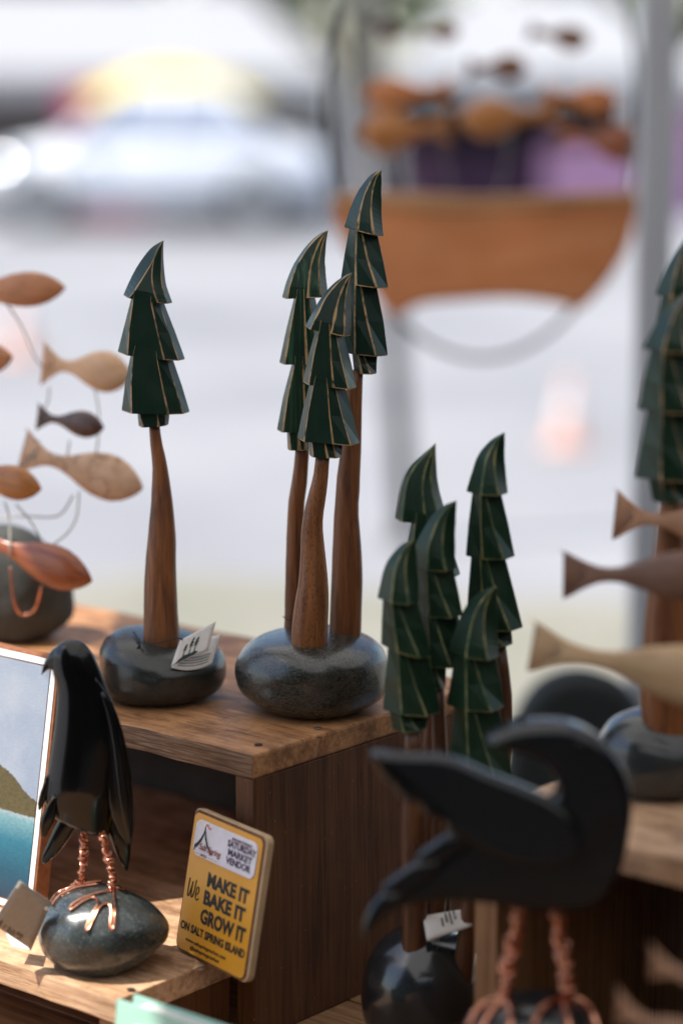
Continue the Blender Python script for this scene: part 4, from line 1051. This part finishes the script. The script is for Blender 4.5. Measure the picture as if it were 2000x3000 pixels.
# handwriting, in the tag's own plane
def tgp(x, y):
    r = ray(x, y); return C0 + r * ((q3[0] + nv3 * .0003 - C0).dot(nv3) / r.dot(nv3))
def hand(pts): MB().tube(smooth_pts([tgp(*q) for q in pts], 5), .00022, 5).build('handwriting', 'ink_black', ptag)
cv = lambda X, Y: (X / 7.84, 2550 + Y / 7.84)
hand([cv(65, 1190), cv(40, 1175), cv(10, 1185), cv(5, 1215), cv(35, 1225), cv(20, 1255), cv(-20, 1250)]); hand([cv(55, 1130), cv(30, 1190), cv(5, 1280)])
hand([cv(155, 1265), cv(110, 1300), cv(68, 1345)])
hand([cv(195, 1325), cv(235, 1312), cv(245, 1340), cv(205, 1370), cv(165, 1390), cv(190, 1402), cv(225, 1395)])
hand([cv(335, 1385), cv(290, 1390), cv(235, 1430), cv(235, 1460), cv(280, 1470), cv(325, 1440), cv(345, 1400), cv(335, 1385)])
hand([cv(335, 1475), cv(320, 1490), cv(312, 1505)])
hand([cv(440, 1425), cv(400, 1435), cv(395, 1465), cv(425, 1480), cv(460, 1455), cv(440, 1425)])
hand([cv(520, 1475), cv(475, 1480), cv(460, 1510), cv(490, 1535), cv(530, 1520), cv(520, 1475)])
hand([cv(390, 1550), cv(430, 1565), cv(480, 1585)])
# tag on the five-tree group
d6 = d5 - .035
gtag = thing('price_card', 'small white printed tag hanging at the foot of the five-tree cluster', 'tag', P(1310, 2757, d6), 'tags tied to carvings')
q5 = (P(1237, 2683, d6), P(1372, 2661, d6 + .004), P(1383, 2713, d6 - .004), P(1250, 2757, d6 - .008))
vs, fs, nv5 = sheet(q5, 6, .0005, .0004); MB().add(vs, fs).build('card', 'card_paper', gtag)
def gp(u, v, n=.0012):
    TL, TR, BR_, BL = q5; return TL.lerp(TR, u).lerp(BL.lerp(BR_, u), v) + nv5 * n
for u, v0, v1 in ((.38, .25, .62), (.48, .08, .48), (.57, .06, .62), (.66, .05, .2), (.67, .28, .42)):
    MB().tube([gp(u, v0), gp(u + .005, (v0 + v1) / 2), gp(u + .01, v1)], .00055, 6).build('print', 'ink_black', gtag)
MB().tube(smooth_pts([P(1285, 2745, d6 - .004), P(1283, 2770, d6), P(1276, 2790, d6 + .004)], 4), .0004, 6).build('thread', 'dull_wire', gtag)
MB().tube(smooth_pts([P(1300, 2740, d6), P(1300, 2690, d6 + .006), P(1310, 2600, d6 + .02)], 4), .0003, 6).build('thread', 'dull_wire', gtag)

# ------------------------------------------------------------------ hoop with slab and fish, behind
DH = 3.05; YH = P(1410, 600, DH).y; hk = DH / FPX
hoop_c = ony(1410, 300, YH)
hoop = thing('hoop_carving', 'large oval hoop holding an orange wooden slab and small carved fish', 'carving', ony(1410, 1050, YH))
ell = lambda a, rx=455, ry=750: ony(1410 + rx * math.cos(a), 300 + ry * math.sin(a), YH)
MB().tube([ell(2 * math.pi * i / 96) for i in range(96)], .0038, 10, closed=True).build('ring', 'hoop_dark', hoop)
so = [(985, 592), (1080, 590), (1300, 584), (1500, 590), (1700, 578), (1862, 585), (1858, 640), (1836, 720), (1792, 800), (1735, 870), (1690, 905), (1640, 890), (1500, 872), (1350, 878), (1230, 890), (1165, 925), (1128, 905), (1075, 830), (1020, 740), (985, 660)]
vs, fs = plate(smooth_pts(ypts(so, YH - .004, 1), 3, True), .032, .006); MB().add(vs, fs).build('slab', 'slab_wood', hoop)
rimo = [(990, 572), (1200, 566), (1420, 574), (1640, 566), (1856, 560), (1860, 592), (1700, 600), (1500, 612), (1300, 616), (1100, 606), (988, 604)]
vs, fs = plate(smooth_pts(ypts(rimo, YH - .006, 1), 3, True), .040, .006); MB().add(vs, fs).build('slab_rim', 'slab_rim_wood', hoop)
for nose, tail, hf, mt in (((1062, 282), (1330, 262), 50, 'slab_wood'), ((1050, 395), (1325, 372), 68, 'fish_orange'), ((1345, 352), (1640, 330), 62, 'fish_orange'), ((1815, 300), (1585, 278), 44, 'slab_wood'),
                           ((1895, 432), (1630, 392), 58, 'fish_red'), ((1545, 196), (1365, 198), 38, 'hoop_fish'), ((1345, 92), (1225, 100), 28, 'hoop_fish'), ((1725, 122), (1545, 90), 36, 'hoop_fish'), ((1180, 98), (1070, 66), 30, 'fish_walnut')):
    fish(hoop, nose, tail, hf, DH + .01, DH + .02, mt, thick=.5)
    mxp = (nose[0] * .6 + tail[0] * .4, nose[1] * .6 + tail[1] * .4)
    p0 = P(*mxp, DH + .015); bx = 1420 + (mxp[0] - 1420) * .75; p1 = ony(bx, 575, YH)
    MB().tube(smooth_pts([p0, p0.lerp(p1, .5) + Vector((.012 * (1 if mxp[0] > 1420 else -1), 0, 0)), p1], 6), .0006, 6).build('wire', 'dull_wire', hoop)
MB().tube([ell(-math.pi / 2), Vector((hoop_c.x, YH, 2.40))], .002, 6).build('hanging_cord', 'thread', hoop)

# ------------------------------------------------------------------ canopy over the stall
XL, XR, Y0, Y1 = -.892, 2.3, -2.6, 3.2  # roof stretched out of view behind the camera to cut frontal sky light
can = thing('stall_canopy', 'grey metal canopy post of the stall at the right with its white roof above', 'canopy', (.37, 2.9, 0))
mb = MB(); zr, zrd = 2.30, 2.72; xm = (XL + XR) / 2
rv_ = [(XL, Y0, zr), (XR, Y0, zr), (XR, Y1, zr), (XL, Y1, zr), (xm, Y0, zrd), (xm, Y1, zrd)]
mb.add(rv_, [(0, 4, 5, 3), (4, 1, 2, 5)], 0, False); rf = mb.build('roof', 'roof_fabric', can)
mb = MB(); zv = .10
mb.add([(XR, Y0, zr), (XR, Y1, zr), (XR, Y1, zr - zv), (XR, Y0, zr - zv)], [(0, 1, 2, 3)], 0, False)
mb.build('valance', 'roof_fabric', can)
for pts in (((XL, Y0), (XR, Y0)), ((XR, Y0), (XR, Y1 - .4)), ((XL, Y0), (XL, .95))):  # unseen walls added to block light from behind and beside the camera
    (xa, ya), (xb, yb) = pts
    MB().add([(xa, ya, .03), (xb, yb, .03), (xb, yb, zr - .004), (xa, ya, zr - .004)], [(0, 1, 2, 3)], 0, False).build('light_blocker', 'blocker_canvas', can)
pp = P(1909, 900, 2.86)
for (x, y) in ((pp.x, pp.y), (XL + .03, Y1 - .04), (XL + .03, Y0 + .04), (XR - .03, Y1 - .04), (XR - .03, Y0 + .04)):
    h = zr - .01 if x != pp.x else zr + .28
    MB().box((x - .0195, y - .0195, 0.02), (x + .0195, y + .0195, h)).build('post', 'post_grey', can, bevel=.004)
    MB().box((x - .06, y - .06, 0.0045), (x + .06, y + .06, .02)).build('foot', 'post_grey', can)
# leaning pole further behind
b0 = onz(1190, 1590, .004); t0_ = ony(1078, -120, b0.y)
pole = thing('leaning_pole', 'dark blurred pole leaning slightly left behind the three-tree carving', 'pole', b0)
MB().tube([b0, b0.lerp(t0_, .5), t0_], .036, 12).build('shaft', 'post_dark', pole)
MB().tube([b0, b0 + Vector((0, 0, .03))], .06, 12).build('base', 'post_dark', pole)

# black chair behind the right riser
dc = 2.75; cb = P(1690, 2150, dc)
chair = thing('chair', 'black chair with a rounded back behind the right riser', 'chair', (cb.x, cb.y, 0))
Yc = cb.y
o_ = smooth_pts(ypts([(1455, 2420), (1470, 2250), (1500, 2110), (1560, 2010), (1640, 1965), (1730, 1962), (1830, 2005), (1900, 2110), (1935, 2250), (1945, 2420), (1700, 2440)], Yc, 1), 3, True)
vs, fs = plate(o_, .05, .018, steps=4); MB().add(vs, fs).build('backrest', 'chair_black', chair)
zc = .46
MB().box((cb.x - .22, Yc - .44, zc - .03), (cb.x + .22, Yc + .02, zc + .03)).build('seat', 'chair_black', chair, bevel=.012)
zb_ = ony(1700, 2400, Yc).z
for sx in (-.17, .17):
    MB().tube([(cb.x + sx * .5, Yc + .01, zb_), (cb.x + sx, Yc + .02, zc), (cb.x + sx, Yc + .03, .005)], .014, 8).build('leg', 'chair_black', chair)
    MB().tube([(cb.x + sx, Yc - .40, zc - .02), (cb.x + sx, Yc - .42, .005)], .014, 8).build('leg', 'chair_black', chair)

# ------------------------------------------------------------------ far background
def cone(x, y, h, rad, label):
    p = onz(x, y, .004); t = thing('traffic_cone', label, 'cone', p, 'traffic cones on the tarmac')
    n = 20
    def band(z0, z1, matn, nm):
        r0 = rad * (1 - .82 * z0 / h); r1 = rad * (1 - .82 * z1 / h)
        vs = [p + Vector((math.cos(2 * math.pi * i / n) * r, math.sin(2 * math.pi * i / n) * r, z)) for r, z in ((r0, z0), (r1, z1)) for i in range(n)]
        MB().add(vs, [(i, (i + 1) % n, n + (i + 1) % n, n + i) for i in range(n)] + ([tuple(n + i for i in range(n))] if z1 >= h * .99 else [])).build(nm, matn, t)
    band(.02, h * .5, 'cone_orange', 'body'); band(h * .5, h * .72, 'cone_white', 'stripe'); band(h * .72, h, 'cone_orange', 'tip')
    MB().box(tuple(p + Vector((-rad * 1.25, -rad * 1.25, 0))), tuple(p + Vector((rad * 1.25, rad * 1.25, .02)))).build('base', 'cone_orange', t, bevel=.006)
cone(1660, 1310, .30, .075, 'pale orange blurred traffic cone right of the trees')
cone(62, 1045, .40, .095, 'pale orange blurred traffic cone behind the carved fish at the left')

# parked car, side on
dcar = 25.6; cx0 = P(-40, 600, dcar).x; cx1 = P(955, 600, dcar).x; cyc = P(500, 600, dcar).y
car = thing('car', 'silver white sedan parked side-on far behind the stall', 'car', ((cx0 + cx1) / 2, cyc, 0))
CL = cx1 - cx0; HWc = .88
prof_low = [(0, .35, .62), (.03, .24, .74), (.10, .20, .84), (.22, .19, .93), (.36, .19, .97), (.55, .19, .98), (.75, .19, .98), (.88, .20, .96), (.96, .25, .88), (1, .38, .74)]
mb = MB(); vs = []; n = 20
for t, z0, z1 in prof_low:
    for j in range(n):
        a = 2 * math.pi * j / n; c, s = math.cos(a), math.sin(a)
        c = math.copysign(abs(c) ** .45, c); s = math.copysign(abs(s) ** .55, s)
        taper = 1 - .22 * abs(2 * t - 1) ** 4
        vs.append((cx0 + CL * t, cyc + HWc * taper * c, (z0 + z1) / 2 + (z1 - z0) / 2 * s))
k = len(prof_low); fs = [(i * n + j, i * n + (j + 1) % n, (i + 1) * n + (j + 1) % n, (i + 1) * n + j) for i in range(k - 1) for j in range(n)] + [tuple(range(n))[::-1], tuple((k - 1) * n + j for j in range(n))]
mb.add(vs, fs); mb.build('body', 'car_paint', car)
def cabin(t0, t1, t2, t3, z0, z1, w0, w1, nm, matn):
    vs = [(cx0 + CL * t, cyc + s * w, z) for (t, z, w) in ((t0, z0, w0), (t3, z0, w0), (t2, z1, w1), (t1, z1, w1)) for s in (-1, 1)]
    MB().add(vs, [(0, 2, 4, 6), (1, 3, 5, 7), (0, 1, 7, 6), (2, 3, 5, 4), (6, 7, 5, 4), (0, 1, 3, 2)], 0, False).build(nm, matn, car, bevel=.05)
cabin(.24, .42, .70, .84, .93, 1.42, .80, .62, 'cabin', 'car_glass')
cabin(.39, .44, .69, .74, 1.40, 1.49, .66, .56, 'roof', 'car_paint')
for t0, t1 in ((.42, .25), (.56, .555), (.71, .83)):
    for s in (-1, 1):
        MB().tube([(cx0 + CL * t0, cyc + s * .63, 1.42), (cx0 + CL * t1, cyc + s * .81, .95)], .035, 6).build('pillar', 'car_paint', car)
for t in (.19, .80):
    for s in (-1, 1):
        x = cx0 + CL * t; y = cyc + s * (HWc - .06)
        w = MB().tube([(x, y - .1, .32), (x, y + .1, .32)], .32, 20).build('wheel', 'tyre_rubber', car)
        MB().tube([(x, y + s * .09, .32), (x, y + s * .115, .32)], .2, 16).build('rim', 'rim_alloy', w)
for s in (-1, 1):
    MB().add(*sphere_mesh((cx0 + .38, cyc + s * .70, .62), .25, 20, 14, (1, 1, .8))).build('headlight', 'lamp_lens', car)
    MB().add(*sphere_mesh((cx0 + CL * .30, cyc + s * .93, 1.0), .09, 12, 8, (1, .8, .7))).build('mirror', 'car_paint', car)

# white market tents on the lower ground
def tent(x0, x1, y0, y1, ze, zr, label, zg=-.75):
    t = thing('market_tent', label, 'tent', ((x0 + x1) / 2, y0, zg), 'white market tents')
    ym = (y0 + y1) / 2; i = min(1.2, (x1 - x0) * .3)
    MB().add([(x0, y0, ze), (x1, y0, ze), (x1, y1, ze), (x0, y1, ze), (x0 + i, ym, zr), (x1 - i, ym, zr)], [(0, 1, 5, 4), (1, 2, 5), (2, 3, 4, 5), (3, 0, 4)], 0, False).build('roof', 'white_canvas', t)
    for a, c in (((x0, y0), (x1, y0)), ((x0, y1), (x1, y1)), ((x0, y0), (x0, y1)), ((x1, y0), (x1, y1))):
        MB().add([(a[0], a[1], ze - .003), (c[0], c[1], ze - .003), (c[0], c[1], ze - .28), (a[0], a[1], ze - .28)], [(0, 1, 2, 3)], 0, False).build('valance', 'white_canvas', t)
    for x in (x0 + .04, x1 - .04):
        for y in (y0 + .04, y1 - .04): MB().box((x - .025, y - .025, zg + .004), (x + .025, y + .025, ze - .004)).build('post', 'post_grey', t)
    return t
DT = 31.5; S = DT / FPX
X = lambda px_: (px_ - 1000) * S
tent(X(-520), X(975), DT - .3, DT + 4, 1.62, 2.75, 'wide white market tent behind the parked car')
tent(X(1140), X(2030), DT - .3, DT + 4, 1.62, 2.75, 'white market tent behind the oval hoop')
tent(X(2070), X(2900), DT + .6, DT + 4.6, 1.62, 2.75, 'white market tent at the far right edge')
def drape(x0, x1, y, z0, z1, matn, name, label, cat, folds=7, amp=.05, dep=.6, group=None):
    """table covered by a hanging cloth"""
    n = folds * 6; vs = []
    for i in range(n + 1):
        t = i / n; w = amp * math.sin(t * folds * 2 * math.pi)
        vs += [(x0 + (x1 - x0) * t, y + w * 1.2 - .03, z0), (x0 + (x1 - x0) * t, y, z1), (x0 + (x1 - x0) * t, y + dep, z1 + .01), (x0 + (x1 - x0) * t, y + dep + .02, z0)]
    fs = [(4 * i + j, 4 * i + 4 + j, 4 * i + 5 + j, 4 * i + 1 + j) for i in range(n) for j in range(3)] + [(0, 1, 2, 3), (4 * n, 4 * n + 1, 4 * n + 2, 4 * n + 3)]
    o = MB().add(vs, fs, 0, False).build(name, matn); tag(o, label, cat, group); return o
drape(X(1165), X(1900), DT + 2.6, -.745, 1.30, 'stall_dark', 'backdrop_cloth', 'dark cloth backdrop hanging inside the tent behind the hoop', 'backdrop', 9, .05, .08)
drape(X(1180), X(1600), DT + .7, -.745, .62, 'stall_purple', 'draped_table', 'dark purple draped table inside the tent behind the hoop', 'table', 7)
drape(X(1600), X(1885), DT + .5, -.745, .72, 'pink_cloth', 'draped_table', 'pink draped table seen through the oval hoop', 'table', 5)
drape(X(1965), X(2300), DT + .9, -.745, 1.15, 'pink_cloth', 'hanging_cloth', 'pink cloth hanging beyond the canopy post at the right edge', 'cloth', 5)
drape(X(-520), X(175), DT + 2.6, -.745, 1.32, 'stall_grey', 'backdrop_cloth', 'grey cloth backdrop in the tent at the far left', 'backdrop', 9, .05, .08)
drape(X(190) * .95, X(430) * .95, DT - 1.5, -.745, 1.46, 'magenta_cloth', 'hanging_cloth', 'magenta cloth hanging behind the parked car', 'cloth', 4)
drape(X(430), X(960), DT + 2.4, -.745, 1.25, 'stall_grey', 'backdrop_cloth', 'grey cloth backdrop in the tent right behind the car roof', 'backdrop', 7, .05, .08)
ux, uy, uz = X(510) * .93, DT - 2.2, 1.70
um = thing('parasol', 'low yellow parasol just above the roof of the parked car', 'parasol', (ux, uy, -.6))
ng = 8; vs = [(ux, uy, uz)]
for r_, z in ((.35, -.05), (.72, -.17), (1.15, -.42)):
    vs += [(ux + r_ * math.cos(2 * math.pi * i / 16), uy + r_ * math.sin(2 * math.pi * i / 16), uz + z) for i in range(16)]
fs = [(0, 1 + i, 1 + (i + 1) % 16) for i in range(16)] + [(1 + 16 * r_ + i, 1 + 16 * r_ + (i + 1) % 16, 17 + 16 * r_ + (i + 1) % 16, 17 + 16 * r_ + i) for r_ in range(2) for i in range(16)]
MB().add(vs, fs, 0, False).build('canopy', 'yellow_canvas', um)
MB().tube([(ux, uy, -.6), (ux, uy, uz + .06)], .02, 8).build('pole', 'post_grey', um)

# trees beyond the tents
def leafy(x, y, zg, h, rad, label, seed):
    t = thing('broadleaf_tree', label, 'tree', (x, y, zg), 'trees beyond the tents'); rn = random.Random(seed); mb = MB()
    mb.tube([(x, y, zg), (x + .1, y, zg + h * .3), (x - .1, y, zg + h * .6)], [.28, .22, .12], 10); mb2 = MB()
    for a in range(5):
        an = a * 1.3 + seed; mb.tube([(x, y, zg + h * (.3 + .05 * a)), (x + math.cos(an) * rad * .6, y + math.sin(an) * rad * .6, zg + h * (.55 + .06 * a))], [.1, .04], 6)
    mb.build('trunk', 'bark', t)
    clumps = [(Vector((x + rn.uniform(-1, 1) * rad * .75, y + rn.uniform(-1, 1) * rad * .75, zg + h * rn.uniform(.38, .95))), rad * rn.uniform(.25, .45)) for _ in range(20)]
    for c, r_ in clumps:
        for _ in range(130):
            d = Vector((rn.gauss(0, 1), rn.gauss(0, 1), rn.gauss(0, 1))).normalized() * r_ * rn.uniform(.5, 1.05); q = c + d
            a = Vector((rn.gauss(0, 1), rn.gauss(0, 1), rn.gauss(0, 1))).normalized() * .16; b_ = a.cross(d.normalized() + Vector((.1, .2, .3))).normalized() * .10
            mb2.add([q - a, q + b_, q + a, q - b_], [(0, 1, 2, 3)], 0, False)
    mb2.build('crown', 'leaf_green', t)
leafy(X(120) * 1.3, 42, -.75, 7, 2.6, 'dark leafy tree above the wide white tent', 2)
leafy(X(-250) * 1.3, 44, -.75, 7.5, 2.8, 'dark leafy tree at the far left above the tent', 3)
leafy(X(1010) * 1.35, 43, -.75, 7.5, 2.6, 'dark leafy tree in the gap between two white tents', 4)
leafy(X(1960) * 1.35, 43, -.75, 7, 2.6, 'dark leafy tree behind the canopy post at the right', 5)
